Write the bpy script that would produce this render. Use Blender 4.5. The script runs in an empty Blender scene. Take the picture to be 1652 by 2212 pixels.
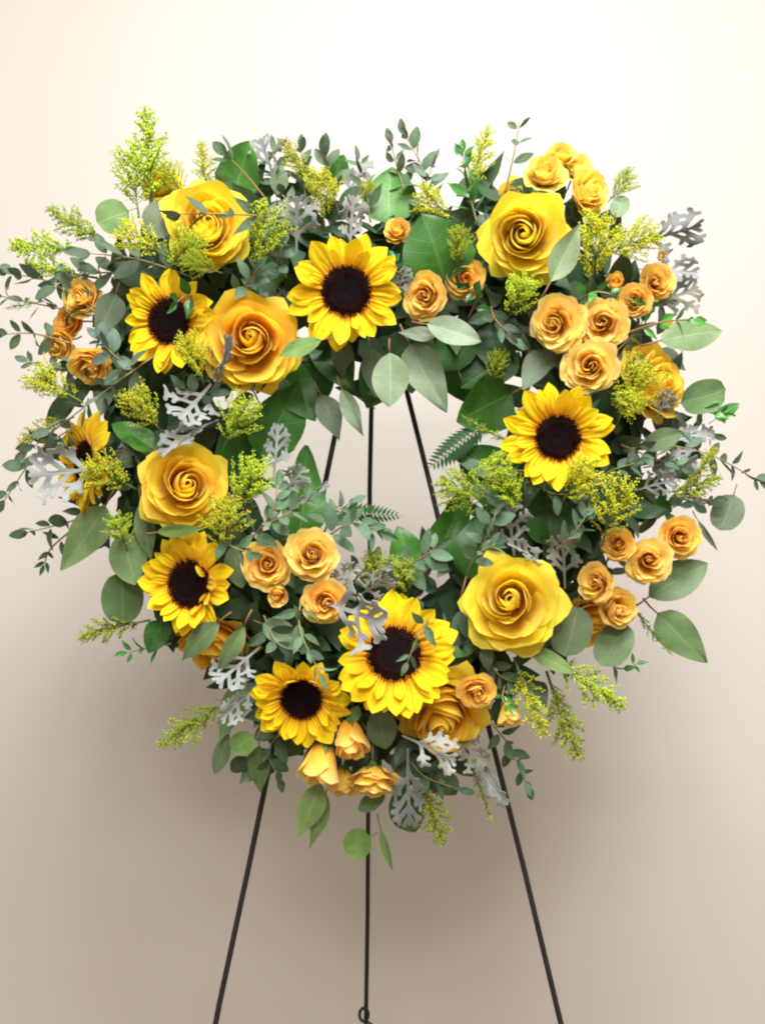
import bpy, math, random
import numpy as np
from mathutils import Vector, Matrix, noise as mnoise

rng = random.Random(7)
R = math.radians
scene = bpy.context.scene
COL = scene.collection

# ------------------------------------------------------------------ camera, light, exposure
ZC = 1.25            # height of the camera axis above the floor
CAMD = 1.10          # camera to the flower plane (y = 0)
PXM = 0.80 / 1652.0  # metres per photo unit on the flower plane

cam_d = bpy.data.cameras.new('camera')
cam = bpy.data.objects.new('camera', cam_d); COL.objects.link(cam)
cam.location = (0, -CAMD, ZC); cam.rotation_euler = (R(90), 0, 0)
cam_d.sensor_fit = 'HORIZONTAL'; cam_d.sensor_width = 36.0
cam_d.lens = 36.0 * CAMD / 0.80
cam_d.clip_start = 0.05; cam_d.clip_end = 50
cam_d.dof.use_dof = True; cam_d.dof.focus_distance = CAMD - 0.03; cam_d.dof.aperture_fstop = 11
scene.camera = cam

world = bpy.data.worlds.new('World'); scene.world = world; world.use_nodes = True
bg = world.node_tree.nodes['Background']
bg.inputs[0].default_value = (1.0, 0.84, 0.62, 1); bg.inputs[1].default_value = 0.33

def area(name, loc, target, size, size_y, power, col):
    d = bpy.data.lights.new(name, 'AREA'); d.shape = 'RECTANGLE'
    d.size = size; d.size_y = size_y; d.energy = power; d.color = col
    o = bpy.data.objects.new(name, d); COL.objects.link(o)
    o.location = loc
    o.rotation_euler = (Vector(target) - Vector(loc)).to_track_quat('-Z', 'Y').to_euler()
    return o
area('ceiling_lamp', (0.20, -0.95, 2.60), (0.18, -0.75, 0), 0.9, 0.6, 42, (1.0, 0.985, 0.965))
area('ceiling_lamp', (0.0, -0.25, 2.62), (0.0, -0.10, 0), 1.2, 0.4, 2.5, (1.0, 0.985, 0.965))

area('ceiling_lamp', (-0.05, -2.4, 2.62), (-0.05, -1.7, 0.6), 1.2, 0.6, 40, (1.0, 0.985, 0.965))  # added frontal fill for the flowers, set up like a further ceiling panel

scene.cycles.filter_width = 2.1
scene.view_settings.view_transform = 'Standard'
scene.view_settings.look = 'None'
scene.view_settings.exposure = 0.56
scene.view_settings.gamma = 1.0
scene.view_settings.use_curve_mapping = False

# ------------------------------------------------------------------ helpers
CAMP = Vector((0, -CAMD, ZC))
def P(px, py, y=0.0):
    s = (CAMD + y) / CAMD * PXM
    return Vector(((px - 826) * s, y, ZC - (py - 1106) * s))

def obj(name, data, parent=None, mat=None, mw=None, color=None):
    o = bpy.data.objects.new(name, data); COL.objects.link(o)
    if parent is not None: o.parent = parent
    if mw is not None: o.matrix_basis = mw
    if mat is not None and data is not None and len(data.materials) == 0: data.materials.append(mat)
    if color is not None: o.color = color
    return o

def tag(o, label=None, cat=None, group=None, kind=None):
    if label: o['label'] = label
    if cat: o['category'] = cat
    if group: o['group'] = group
    if kind: o['kind'] = kind
    return o

def mesh(name, verts, faces, uv=None, tint=None, smooth=True):
    m = bpy.data.meshes.new(name)
    m.from_pydata([tuple(v) for v in verts], [], [tuple(f) for f in faces])
    if uv is not None:
        a = m.attributes.new('luv', 'FLOAT_VECTOR', 'POINT')
        a.data.foreach_set('vector', np.asarray([(u[0], u[1], 0) for u in uv], dtype=np.float32).ravel())
    if tint is not None:
        a = m.attributes.new('tint', 'FLOAT', 'POINT')
        a.data.foreach_set('value', np.asarray(tint, dtype=np.float32))
    if smooth: m.polygons.foreach_set('use_smooth', [True] * len(m.polygons))
    m.update()
    return m

def frame(loc, ydir, nrm, scale=1.0, roll=0.0):
    """matrix with local +Y along ydir and local +Z close to nrm"""
    y = Vector(ydir).normalized(); z = Vector(nrm)
    z = (z - y * z.dot(y))
    if z.length < 1e-5: z = y.orthogonal()
    z.normalize(); x = y.cross(z)
    m = Matrix((x, y, z)).transposed().to_4x4()
    m = m @ Matrix.Rotation(roll, 4, 'Y')
    if isinstance(scale, (int, float)): scale = (scale,) * 3
    m = m @ Matrix.Diagonal((*scale, 1))
    m.translation = loc
    return m

def axisframe(loc, nrm, spin=0.0, scale=1.0):
    """matrix with local +Z along nrm"""
    q = Vector(nrm).normalized().to_track_quat('Z', 'Y')
    m = q.to_matrix().to_4x4() @ Matrix.Rotation(spin, 4, 'Z') @ Matrix.Scale(scale, 4)
    m.translation = loc
    return m

def tube_data(pts, radii, n=7, base=0):
    verts, faces = [], []
    pts = [Vector(p) for p in pts]
    up = None
    for i, p in enumerate(pts):
        t = (pts[min(i + 1, len(pts) - 1)] - pts[max(i - 1, 0)]).normalized()
        if up is None: up = t.orthogonal().normalized()
        else:
            up = (up - t * up.dot(t))
            up = up.normalized() if up.length > 1e-6 else t.orthogonal().normalized()
        b = t.cross(up)
        r = radii[i] if not isinstance(radii, (int, float)) else radii
        for k in range(n):
            a = 2 * math.pi * k / n
            verts.append(p + up * (r * math.cos(a)) + b * (r * math.sin(a)))
    for i in range(len(pts) - 1):
        for k in range(n):
            a = base + i * n + k; c = base + i * n + (k + 1) % n
            faces.append((a, c, c + n, a + n))
    faces.append(tuple(base + k for k in reversed(range(n))))
    faces.append(tuple(base + (len(pts) - 1) * n + k for k in range(n)))
    return verts, faces

def tube(name, pts, radii, n=7):
    v, f = tube_data(pts, radii, n)
    return mesh(name, v, f)

def spline(pts, n):
    """Catmull-Rom through pts"""
    pts = [Vector(p) for p in pts]
    if len(pts) == 2:
        return [pts[0].lerp(pts[1], i / (n - 1)) for i in range(n)]
    ext = [pts[0] * 2 - pts[1]] + pts + [pts[-1] * 2 - pts[-2]]
    out = []
    segs = len(pts) - 1
    for i in range(n):
        t = i / (n - 1) * segs; k = min(int(t), segs - 1); u = t - k
        p0, p1, p2, p3 = ext[k:k + 4]
        out.append(0.5 * ((2 * p1) + (p2 - p0) * u + (2 * p0 - 5 * p1 + 4 * p2 - p3) * u * u + (3 * p1 - p0 - 3 * p2 + p3) * u ** 3))
    return out

# ------------------------------------------------------------------ materials
def new_mat(name):
    m = bpy.data.materials.new(name); m.use_nodes = True
    nt = m.node_tree
    for n in list(nt.nodes): nt.nodes.remove(n)
    return m, nt, nt.nodes, nt.links

def node(nt, typ, **kw):
    n = nt.nodes.new(typ)
    for k, v in kw.items():
        if k == 'inp':
            for a, b in v.items(): n.inputs[a].default_value = b
        else: setattr(n, k, v)
    return n

def mixc(nt, a, b, fac, blend='MIX'):
    n = nt.nodes.new('ShaderNodeMix'); n.data_type = 'RGBA'; n.blend_type = blend
    for sock, val in ((n.inputs[6], a), (n.inputs[7], b), (n.inputs[0], fac)):
        if isinstance(val, bpy.types.NodeSocket): nt.links.new(val, sock)
        elif isinstance(val, (tuple, list)): sock.default_value = (*val[:3], 1)
        else: sock.default_value = val
    return n.outputs[2]

def mth(nt, op, a, b=None, c=None):
    n = nt.nodes.new('ShaderNodeMath'); n.operation = op
    for i, v in enumerate((a, b, c)):
        if v is None: continue
        if isinstance(v, bpy.types.NodeSocket): nt.links.new(v, n.inputs[i])
        else: n.inputs[i].default_value = v
    return n.outputs[0]

def ramp(nt, fac, stops):
    n = nt.nodes.new('ShaderNodeValToRGB'); cr = n.color_ramp
    while len(cr.elements) < len(stops): cr.elements.new(0.5)
    for e, (p, c) in zip(cr.elements, stops):
        e.position = p; e.color = (*c[:3], 1) if isinstance(c, (tuple, list)) else (c, c, c, 1)
    nt.links.new(fac, n.inputs[0])
    return n.outputs[0]

def plant_out(nt, col, rough, trans, bump=None, bump_s=0.2, spec=0.4, sheen=0.0, tcol=None):
    b = node(nt, 'ShaderNodeBsdfPrincipled')
    nt.links.new(col, b.inputs['Base Color'])
    b.inputs['Roughness'].default_value = rough
    b.inputs['Specular IOR Level'].default_value = spec
    b.inputs['Sheen Weight'].default_value = sheen
    if bump is not None:
        bn = node(nt, 'ShaderNodeBump', inp={'Strength': bump_s, 'Distance': 0.0012})
        nt.links.new(bump, bn.inputs['Height']); nt.links.new(bn.outputs[0], b.inputs['Normal'])
    out = node(nt, 'ShaderNodeOutputMaterial')
    if trans > 0:
        t = node(nt, 'ShaderNodeBsdfTranslucent'); nt.links.new(tcol or col, t.inputs[0])
        ms = node(nt, 'ShaderNodeMixShader'); ms.inputs[0].default_value = trans
        nt.links.new(b.outputs[0], ms.inputs[1]); nt.links.new(t.outputs[0], ms.inputs[2])
        nt.links.new(ms.outputs[0], out.inputs[0])
    else: nt.links.new(b.outputs[0], out.inputs[0])

def objtint(nt, col, amount=0.25):
    """multiply by the object's own colour and by a little per-object variation"""
    oi = node(nt, 'ShaderNodeObjectInfo')
    c = mixc(nt, col, oi.outputs['Color'], 1.0, 'MULTIPLY')
    v = mth(nt, 'MULTIPLY_ADD', oi.outputs['Random'], amount, 1.0 - amount * 0.5)
    hsv = node(nt, 'ShaderNodeHueSaturation'); nt.links.new(c, hsv.inputs['Color']); nt.links.new(v, hsv.inputs['Value'])
    return hsv.outputs[0]

def luv(nt):
    a = node(nt, 'ShaderNodeAttribute', attribute_name='luv')
    s = node(nt, 'ShaderNodeSeparateXYZ'); nt.links.new(a.outputs['Vector'], s.inputs[0])
    return a.outputs['Vector'], s.outputs[0], s.outputs[1]

def petal_mat(name, base, mid, rim, trans, streak=8.0, edge=None, rough=0.5, sat_n=0.25, midpos=0.62):
    m, nt, N, L = new_mat(name)
    vec, u, v = luv(nt)
    col = ramp(nt, v, [(0.12, base), (midpos, mid), (0.97, rim)])
    mp = node(nt, 'ShaderNodeMapping', inp={'Scale': (streak, 1.2, 1)}); L.new(vec, mp.inputs[0])
    no = node(nt, 'ShaderNodeTexNoise', inp={'Scale': 2.2, 'Detail': 4, 'Roughness': 0.6}); L.new(mp.outputs[0], no.inputs['Vector'])
    st = ramp(nt, no.outputs[0], [(0.3, (0.80, 0.74, 0.7)), (0.65, (1.0, 1.0, 1.0))])
    col = mixc(nt, col, st, sat_n * 2, 'MULTIPLY')
    if edge is not None:
        tc = node(nt, 'ShaderNodeTexCoord')
        n2 = node(nt, 'ShaderNodeTexNoise', inp={'Scale': 120, 'Detail': 3}); L.new(tc.outputs['Object'], n2.inputs['Vector'])
        e = mth(nt, 'SMOOTH_MIN', mth(nt, 'MULTIPLY', mth(nt, 'POWER', v, 9.0), mth(nt, 'MULTIPLY_ADD', n2.outputs[0], 1.4, 0.1)), 1.0, 0.1)
        col = mixc(nt, col, edge, e)
    col = objtint(nt, col, 0.16)
    plant_out(nt, col, rough, trans, no.outputs[0], 0.35, 0.25, 0.15)
    return m

def leaf_mat(name, a, b, vein, rough, trans, vein_amt=0.5, side=9.0, spec=0.4, sheen=0.0, spots=None, bump_s=0.25, margin=None):
    m, nt, N, L = new_mat(name)
    vec, u, v = luv(nt)
    tc = node(nt, 'ShaderNodeTexCoord')
    no = node(nt, 'ShaderNodeTexNoise', inp={'Scale': 3.0, 'Detail': 4, 'Roughness': 0.6}); L.new(tc.outputs['Object'], no.inputs['Vector'])
    nf = ramp(nt, no.outputs[0], [(0.35, 0.0), (0.65, 1.0)])
    col = mixc(nt, a, b, nf)
    au = mth(nt, 'ABSOLUTE', u)
    mid = mth(nt, 'SUBTRACT', 1.0, mth(nt, 'SMOOTHSTEP' if False else 'MINIMUM', mth(nt, 'MULTIPLY', au, 14.0), 1.0))
    wv = mth(nt, 'SUBTRACT', v, mth(nt, 'MULTIPLY', au, 0.22))
    fr = mth(nt, 'ABSOLUTE', mth(nt, 'SUBTRACT', mth(nt, 'FRACT', mth(nt, 'MULTIPLY', wv, side)), 0.5))
    sidev = mth(nt, 'SUBTRACT', 1.0, mth(nt, 'MINIMUM', mth(nt, 'MULTIPLY', fr, 12.0), 1.0))
    ve = mth(nt, 'MAXIMUM', mid, mth(nt, 'MULTIPLY', sidev, 0.35))
    col = mixc(nt, col, vein, mth(nt, 'MULTIPLY', ve, vein_amt))
    if spots is not None:
        n2 = node(nt, 'ShaderNodeTexNoise', inp={'Scale': 9.0, 'Detail': 5, 'Roughness': 0.7}); L.new(tc.outputs['Object'], n2.inputs['Vector'])
        col = mixc(nt, col, spots, ramp(nt, n2.outputs[0], [(0.62, 0.0), (0.74, 0.55)]))
    if margin is not None:
        col = mixc(nt, col, margin, mth(nt, 'MULTIPLY', mth(nt, 'POWER', au, 22.0), 0.7))
    col = objtint(nt, col, 0.35)
    h = mth(nt, 'ADD', mth(nt, 'MULTIPLY', ve, -0.5), no.outputs[0])
    plant_out(nt, col, rough, trans, h, bump_s, spec, sheen)
    return m

def plain_mat(name, col, rough, spec=0.4, nscale=60, var=0.35, metallic=0.0, trans=0.0):
    m, nt, N, L = new_mat(name)
    tc = node(nt, 'ShaderNodeTexCoord')
    no = node(nt, 'ShaderNodeTexNoise', inp={'Scale': nscale, 'Detail': 4}); L.new(tc.outputs['Object'], no.inputs['Vector'])
    c = mixc(nt, tuple(x * (1 - var) for x in col), tuple(x * (1 + var * 0.5) for x in col), no.outputs[0])
    oi = node(nt, 'ShaderNodeObjectInfo'); c = mixc(nt, c, oi.outputs['Color'], 1.0, 'MULTIPLY')
    plant_out(nt, c, rough, trans, no.outputs[0], 0.15, spec)
    return m

M = {}
M['rose'] = petal_mat('rose_petal', (0.97, 0.58, 0.016), (0.98, 0.70, 0.036), (0.98, 0.79, 0.085), 0.42, 6, sat_n=0.08)
M['spray'] = petal_mat('spray_rose_petal', (0.98, 0.50, 0.028), (1.0, 0.65, 0.075), (1.0, 0.78, 0.18), 0.42, 6, edge=(0.99, 0.72, 0.26), sat_n=0.08)
M['sun'] = petal_mat('sunflower_petal', (0.92, 0.42, 0.002), (0.97, 0.68, 0.003), (0.98, 0.77, 0.006), 0.25, 7, sat_n=0.45, midpos=0.4, rough=0.7)  # strong streaks: petal grain plus crease shading put into the colour
M['euc'] = leaf_mat('eucalyptus_leaf', (0.088, 0.145, 0.082), (0.15, 0.20, 0.142), (0.24, 0.28, 0.17), 0.55, 0.15, 0.35, 8, 0.3, 0.1)
M['dollar'] = leaf_mat('dollar_leaf', (0.155, 0.225, 0.125), (0.215, 0.285, 0.175), (0.36, 0.42, 0.25), 0.5, 0.18, 0.55, 7, 0.35, 0.05, spots=(0.20, 0.17, 0.09), margin=(0.30, 0.21, 0.14))
M['salal'] = leaf_mat('salal_leaf', (0.028, 0.115, 0.016), (0.055, 0.185, 0.026), (0.14, 0.30, 0.07), 0.42, 0.22, 0.5, 6, 0.45, bump_s=0.45)
M['glossy'] = leaf_mat('glossy_leaf', (0.035, 0.14, 0.025), (0.06, 0.21, 0.035), (0.12, 0.27, 0.06), 0.28, 0.15, 0.3, 8, 0.5)
M['fern'] = leaf_mat('fern_leaf', (0.025, 0.09, 0.025), (0.05, 0.15, 0.04), (0.08, 0.18, 0.05), 0.45, 0.15, 0.3, 8)
M['dusty'] = leaf_mat('dusty_leaf', (0.25, 0.27, 0.262), (0.36, 0.38, 0.375), (0.40, 0.41, 0.38), 0.9, 0.12, 0.25, 5, 0.1, 0.5, bump_s=0.5)
M['stem'] = plain_mat('green_stem', (0.16, 0.22, 0.06), 0.5)
M['tan'] = plain_mat('tan_twig', (0.27, 0.23, 0.09), 0.55)
M['twig'] = plain_mat('reddish_twig', (0.26, 0.13, 0.06), 0.55)
M['sepal'] = plain_mat('green_sepal', (0.11, 0.24, 0.05), 0.45, trans=0.1)
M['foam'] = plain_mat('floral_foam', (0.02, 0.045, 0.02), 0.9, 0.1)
M['iron'] = plain_mat('black_wire', (0.009, 0.008, 0.012), 0.5, 0.5, 90, 0.5)
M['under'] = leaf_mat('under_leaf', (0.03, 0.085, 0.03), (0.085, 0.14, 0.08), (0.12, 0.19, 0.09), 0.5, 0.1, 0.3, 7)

def disc_mat():
    m, nt, N, L = new_mat('sunflower_disc')
    vec, u, v = luv(nt)
    col = ramp(nt, u, [(0.0, (0.007, 0.004, 0.005)), (0.50, (0.008, 0.004, 0.005)), (0.62, (0.020, 0.007, 0.007)), (0.95, (0.032, 0.008, 0.006)), (1.0, (0.06, 0.02, 0.005))])
    ti = node(nt, 'ShaderNodeAttribute', attribute_name='tint')
    c = mixc(nt, col, (0.035, 0.014, 0.010), mth(nt, 'MULTIPLY', ti.outputs['Fac'], 0.35))
    plant_out(nt, c, 0.85, 0, None, 0, 0.08, 0.0)
    return m
M['disc'] = disc_mat()

def gold_mat():
    m, nt, N, L = new_mat('goldenrod_florets')
    ti = node(nt, 'ShaderNodeAttribute', attribute_name='tint')
    col = ramp(nt, ti.outputs['Fac'], [(0.0, (0.42, 0.54, 0.08)), (0.40, (0.62, 0.69, 0.09)), (0.75, (0.82, 0.80, 0.08)), (1.0, (0.95, 0.86, 0.06))])
    col = objtint(nt, col, 0.25)
    plant_out(nt, col, 0.7, 0.45, None, 0, 0.1)
    return m
M['gold'] = gold_mat()

def wall_mat():
    m, nt, N, L = new_mat('painted_wall')
    tc = node(nt, 'ShaderNodeTexCoord')
    n1 = node(nt, 'ShaderNodeTexNoise', inp={'Scale': 1.6, 'Detail': 5}); L.new(tc.outputs['Object'], n1.inputs['Vector'])
    mp = node(nt, 'ShaderNodeMapping', inp={'Scale': (60, 60, 320)}); L.new(tc.outputs['Object'], mp.inputs[0])
    n2 = node(nt, 'ShaderNodeTexNoise', inp={'Scale': 2.0, 'Detail': 6, 'Roughness': 0.7}); L.new(mp.outputs[0], n2.inputs['Vector'])
    c = mixc(nt, (0.605, 0.575, 0.553), (0.64, 0.608, 0.582), n1.outputs[0])
    c = mixc(nt, c, (0.59, 0.558, 0.53), mth(nt, 'MULTIPLY', n2.outputs[0], 0.25))
    b = node(nt, 'ShaderNodeBsdfPrincipled', inp={'Roughness': 0.55, 'Specular IOR Level': 0.3})
    L.new(c, b.inputs['Base Color'])
    bn = node(nt, 'ShaderNodeBump', inp={'Strength': 0.22, 'Distance': 0.0008}); L.new(n2.outputs[0], bn.inputs['Height'])
    L.new(bn.outputs[0], b.inputs['Normal'])
    o = node(nt, 'ShaderNodeOutputMaterial'); L.new(b.outputs[0], o.inputs[0])
    return m
M['wall'] = wall_mat()
M['floor'] = plain_mat('floor_vinyl', (0.20, 0.15, 0.10), 0.5, 0.4, 8, 0.2)

# ------------------------------------------------------------------ the setting
WALLY = 0.54
def slab(name, x0, x1, y0, y1, z0, z1, mat):
    v = [(x, y, z) for x in (x0, x1) for y in (y0, y1) for z in (z0, z1)]
    f = [(0, 1, 3, 2), (4, 6, 7, 5), (0, 4, 5, 1), (2, 3, 7, 6), (0, 2, 6, 4), (1, 5, 7, 3)]
    return obj(name, mesh(name, v, f, smooth=False), None, mat)
tag(slab('wall', -2.6, 2.6, WALLY, WALLY + 0.1, 0.0, 2.75, M['wall']), kind='structure')
tag(slab('floor', -2.6, 2.6, -3.2, WALLY + 0.1, -0.05, -0.002, M['floor']), kind='structure')

# ------------------------------------------------------------------ easel
def build_easel():
    apex = P(805, 541, 0.15)
    root = obj('wire_easel', None); root.location = (apex.x, 0.1, 0)
    tag(root, 'thin black metal wire easel stand holding up the flower heart', 'easel')
    inv = Matrix.Translation(-root.location)
    def leg(px, py, y, r):
        q = P(px, py, y); d = q - apex
        foot = apex + d * ((apex.z - r) / (apex.z - q.z))
        foot.z = max(foot.z, r)
        pts = [inv @ (apex + (foot - apex) * t) + Vector((rng.gauss(0, .0009), rng.gauss(0, .0009), 0)) * (0 < t < 1) for t in np.linspace(0, 1, 12)]
        o = obj('leg', tube('leg', pts, r, 10), root, M['iron'])
        return foot
    fl = leg(468, 2212, 0.045, 0.0031)
    fr = leg(1212, 2212, 0.045, 0.0031)
    fb = leg(791, 2212, 0.34, 0.0030)
    v = (apex - root.location)
    obj('top_loop', tube('top_loop', [v + Vector((0.009 * math.sin(a), 0, -0.006 - 0.009 * math.cos(a))) for a in np.linspace(0, 2 * math.pi, 17)], 0.003, 8), root, M['iron'])
    # lower cross bar and the hook that carries the wreath
    def onleg(foot, z): return apex.lerp(foot, (apex.z - z) / (apex.z - foot.z))
    a, b = onleg(fl, 1.07), onleg(fr, 1.07)
    obj('cross_bar', tube('cross_bar', [a - root.location, b - root.location], 0.003, 8), root, M['iron'])
    for fo in (fl, fr):
        s = onleg(fo, 1.075) - root.location
        obj('hook', tube('hook', spline([s, s + Vector((0, -0.035, -0.004)), s + Vector((0, -0.055, 0.0)), s + Vector((0, -0.058, 0.02))], 9), 0.0026, 8), root, M['iron'])
    # ring and brace wire on the rear leg
    pr = P(786, 2190, 0.332) - root.location
    rg = obj('ring', tube('ring', [pr + Vector((0.006 * math.sin(t), -0.004, 0.009 * math.cos(t))) for t in np.linspace(0, 2 * math.pi, 21)], 0.0022, 8), root, M['iron'])
    e = onleg(fr, 0.50) - root.location
    obj('brace_wire', tube('brace_wire', [pr + Vector((0, -0.004, -0.006)), pr + Vector((0.02, -0.008, -0.018)), e.lerp(pr, 0.5) + Vector((0, 0, -0.04)), e], 0.0016, 8), root, M['iron'])
    return root
build_easel()

# ------------------------------------------------------------------ wreath form
HEART = [(806, 690), (700, 615), (560, 570), (420, 620), (335, 760), (330, 930), (390, 1110), (520, 1270), (660, 1390),
         (800, 1460), (950, 1390), (1090, 1270), (1220, 1110), (1290, 940), (1285, 770), (1200, 625), (1070, 560), (920, 605)]
def heart_pts(n, y=0.055):
    pts = [P(a, b, y) for a, b in HEART]
    m = len(pts); out = []
    for i in range(n):
        t = i / n * m; k = int(t) % m; u = t - int(t)
        p0, p1, p2, p3 = pts[k - 1], pts[k], pts[(k + 1) % m], pts[(k + 2) % m]
        out.append(0.5 * ((2 * p1) + (p2 - p0) * u + (2 * p0 - 5 * p1 + 4 * p2 - p3) * u * u + (3 * p1 - p0 - 3 * p2 + p3) * u ** 3))
    return out

# ------------------------------------------------------------------ leaf shapes
def leaf_mesh(name, wfun, width, nu=8, nv=12, fold=0.0, bend=0.0, cup=0.0, wave=0.0, twist=0.0, seed=0, tipx=0.0):
    rr = random.Random(seed); ph = rr.random() * 6
    V, F, U = [], [], []
    for j in range(nv + 1):
        v = j / nv
        w = max(wfun(v), 0.012) * width * 0.5
        for i in range(nu + 1):
            u = i / nu * 2 - 1
            x = u * w + tipx * v * v
            z = abs(u) * fold * w + cup * (u * u) * w - bend * v * v + wave * math.sin(v * 9 + ph + u) * abs(u) * 0.5
            z += wave * 0.35 * math.sin(v * 5 + ph * 2)
            a = twist * (v - 0.3)
            xx = x * math.cos(a) - z * math.sin(a); zz = x * math.sin(a) + z * math.cos(a)
            y = v - 0.25 * abs(bend) * v * v
            V.append((xx, y, zz)); U.append((u, v))
    for j in range(nv):
        for i in range(nu):
            a = j * (nu + 1) + i
            F.append((a, a + 1, a + nu + 2, a + nu + 1))
    return mesh(name, V, F, U)

def w_ellip(v): return math.sin(math.pi * v ** 0.9) ** 0.75 if 0 < v < 1 else 0
def w_round(v): return math.sqrt(max(0, 1 - (2 * v - 1) ** 2)) ** 0.92
def w_ovate(v): return (math.sin(math.pi * min(1, v ** 0.68)) ** 0.85 if 0 < v < 1 else 0) * (1 - 0.15 * v)
def w_lance(v): return math.sin(math.pi * v ** 0.75) ** 1.15 if 0 < v < 1 else 0
def w_salal(v):
    if v <= 0 or v >= 1: return 0
    return min(1, (v / 0.22) ** 0.5) * (1 - max(0, (v - 0.35) / 0.65) ** 2.0) ** 0.9
def w_spear(v): return (v / 0.4) ** 0.7 if v < 0.4 else max(0, 1 - ((v - 0.4) / 0.6) ** 1.5)

def leafset(prefix, mat, wf, width, n, **kw):
    out = []
    for i in range(n):
        r = random.Random(hash((prefix, i)) % 1000 if False else i * 17 + len(prefix))
        m = leaf_mesh(prefix, wf, width * r.uniform(0.92, 1.08), kw.get('nu', 8), kw.get('nv', 12), fold=kw.get('fold', 0.1) * r.uniform(0.3, 1.5),
                      bend=kw.get('bend', 0.15) * r.uniform(-0.6, 1.5), cup=kw.get('cup', 0.1) * r.uniform(-0.5, 1.5),
                      wave=kw.get('wave', 0.03) * r.uniform(0.5, 1.5), twist=kw.get('twist', 0.3) * r.uniform(-1, 1), seed=i, tipx=r.uniform(-0.08, 0.08))
        m.materials.append(mat); out.append(m)
    return out
LS = {
    'euc': leafset('leaf', M['euc'], w_ellip, 0.50, 6, fold=0.15, bend=0.22, cup=0.1, wave=0.02),
    'eucn': leafset('leaf', M['euc'], w_lance, 0.36, 5, fold=0.2, bend=0.25, wave=0.02),
    'round': leafset('leaf', M['dollar'], w_round, 0.92, 5, fold=0.06, bend=0.1, cup=0.08, wave=0.05),
    'oval': leafset('leaf', M['dollar'], w_ellip, 0.62, 5, fold=0.1, bend=0.16, cup=0.05, wave=0.05),
    'ovate': leafset('leaf', M['dollar'], w_ovate, 0.62, 5, fold=0.1, bend=0.14, cup=0.06, wave=0.05),
    'lance': leafset('leaf', M['dollar'], w_lance, 0.42, 5, fold=0.25, bend=0.2, cup=0.05, wave=0.04),
    'salal': leafset('leaf', M['salal'], w_salal, 0.70, 6, fold=0.18, bend=0.16, cup=0.1, wave=0.06),
    'glossy': leafset('leaf', M['glossy'], w_lance, 0.44, 5, fold=0.25, bend=0.3, wave=0.04),
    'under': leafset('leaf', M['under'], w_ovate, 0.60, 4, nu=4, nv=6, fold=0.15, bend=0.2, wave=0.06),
}

# wreath form, its dark under-foliage
def build_form():
    root = obj('wreath_form', None)
    pts = heart_pts(72); root.location = min(pts, key=lambda p: p.z) - Vector((0, 0, 0.045))
    tag(root, 'dark green heart-shaped foam ring packed with shadowed leaves behind the flowers', 'wreath form')
    V, F = [], []
    n = 10; c = Vector((0, 0.055, 0))
    cen = sum(pts, Vector()) / len(pts)
    for i, p in enumerate(pts):
        t = (pts[(i + 1) % 72] - pts[i - 1]).normalized()
        side = t.cross(Vector((0, 1, 0))).normalized()
        for k in range(n):
            a = 2 * math.pi * k / n
            j = 1 + 0.12 * mnoise.noise(p * 30 + Vector((k, 0, 0)))
            V.append(p - root.location + side * (0.050 * j * math.cos(a)) + Vector((0, 1, 0)) * (0.030 * j * math.sin(a)))
    for i in range(72):
        for k in range(n):
            a = i * n + k; b = i * n + (k + 1) % n; i2 = (i + 1) % 72
            F.append((a, b, i2 * n + (k + 1) % n, i2 * n + k))
    obj('foam_ring', mesh('foam_ring', V, F), root, M['foam'])
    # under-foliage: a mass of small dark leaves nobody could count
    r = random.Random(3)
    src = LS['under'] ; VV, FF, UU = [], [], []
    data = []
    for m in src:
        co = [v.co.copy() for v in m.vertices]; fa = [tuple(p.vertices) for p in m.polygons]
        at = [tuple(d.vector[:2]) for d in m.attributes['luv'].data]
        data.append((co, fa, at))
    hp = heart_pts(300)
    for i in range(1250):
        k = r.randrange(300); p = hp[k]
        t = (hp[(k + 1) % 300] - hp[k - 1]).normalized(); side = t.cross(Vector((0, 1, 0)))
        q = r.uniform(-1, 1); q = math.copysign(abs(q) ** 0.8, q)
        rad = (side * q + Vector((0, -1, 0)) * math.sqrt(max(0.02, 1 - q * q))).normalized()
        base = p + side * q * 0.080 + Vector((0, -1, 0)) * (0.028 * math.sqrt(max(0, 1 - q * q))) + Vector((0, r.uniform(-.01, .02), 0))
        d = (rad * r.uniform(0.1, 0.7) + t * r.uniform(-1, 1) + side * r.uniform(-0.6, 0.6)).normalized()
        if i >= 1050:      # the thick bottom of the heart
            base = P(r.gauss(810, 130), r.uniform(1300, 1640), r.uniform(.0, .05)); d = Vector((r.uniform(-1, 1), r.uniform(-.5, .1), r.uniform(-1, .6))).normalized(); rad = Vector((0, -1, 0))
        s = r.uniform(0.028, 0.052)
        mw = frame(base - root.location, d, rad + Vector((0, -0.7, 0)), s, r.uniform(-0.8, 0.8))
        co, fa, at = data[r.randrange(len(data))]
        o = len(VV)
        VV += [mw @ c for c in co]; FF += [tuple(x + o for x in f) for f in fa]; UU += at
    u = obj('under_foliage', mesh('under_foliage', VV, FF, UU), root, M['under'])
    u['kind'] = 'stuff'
build_form()

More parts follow.
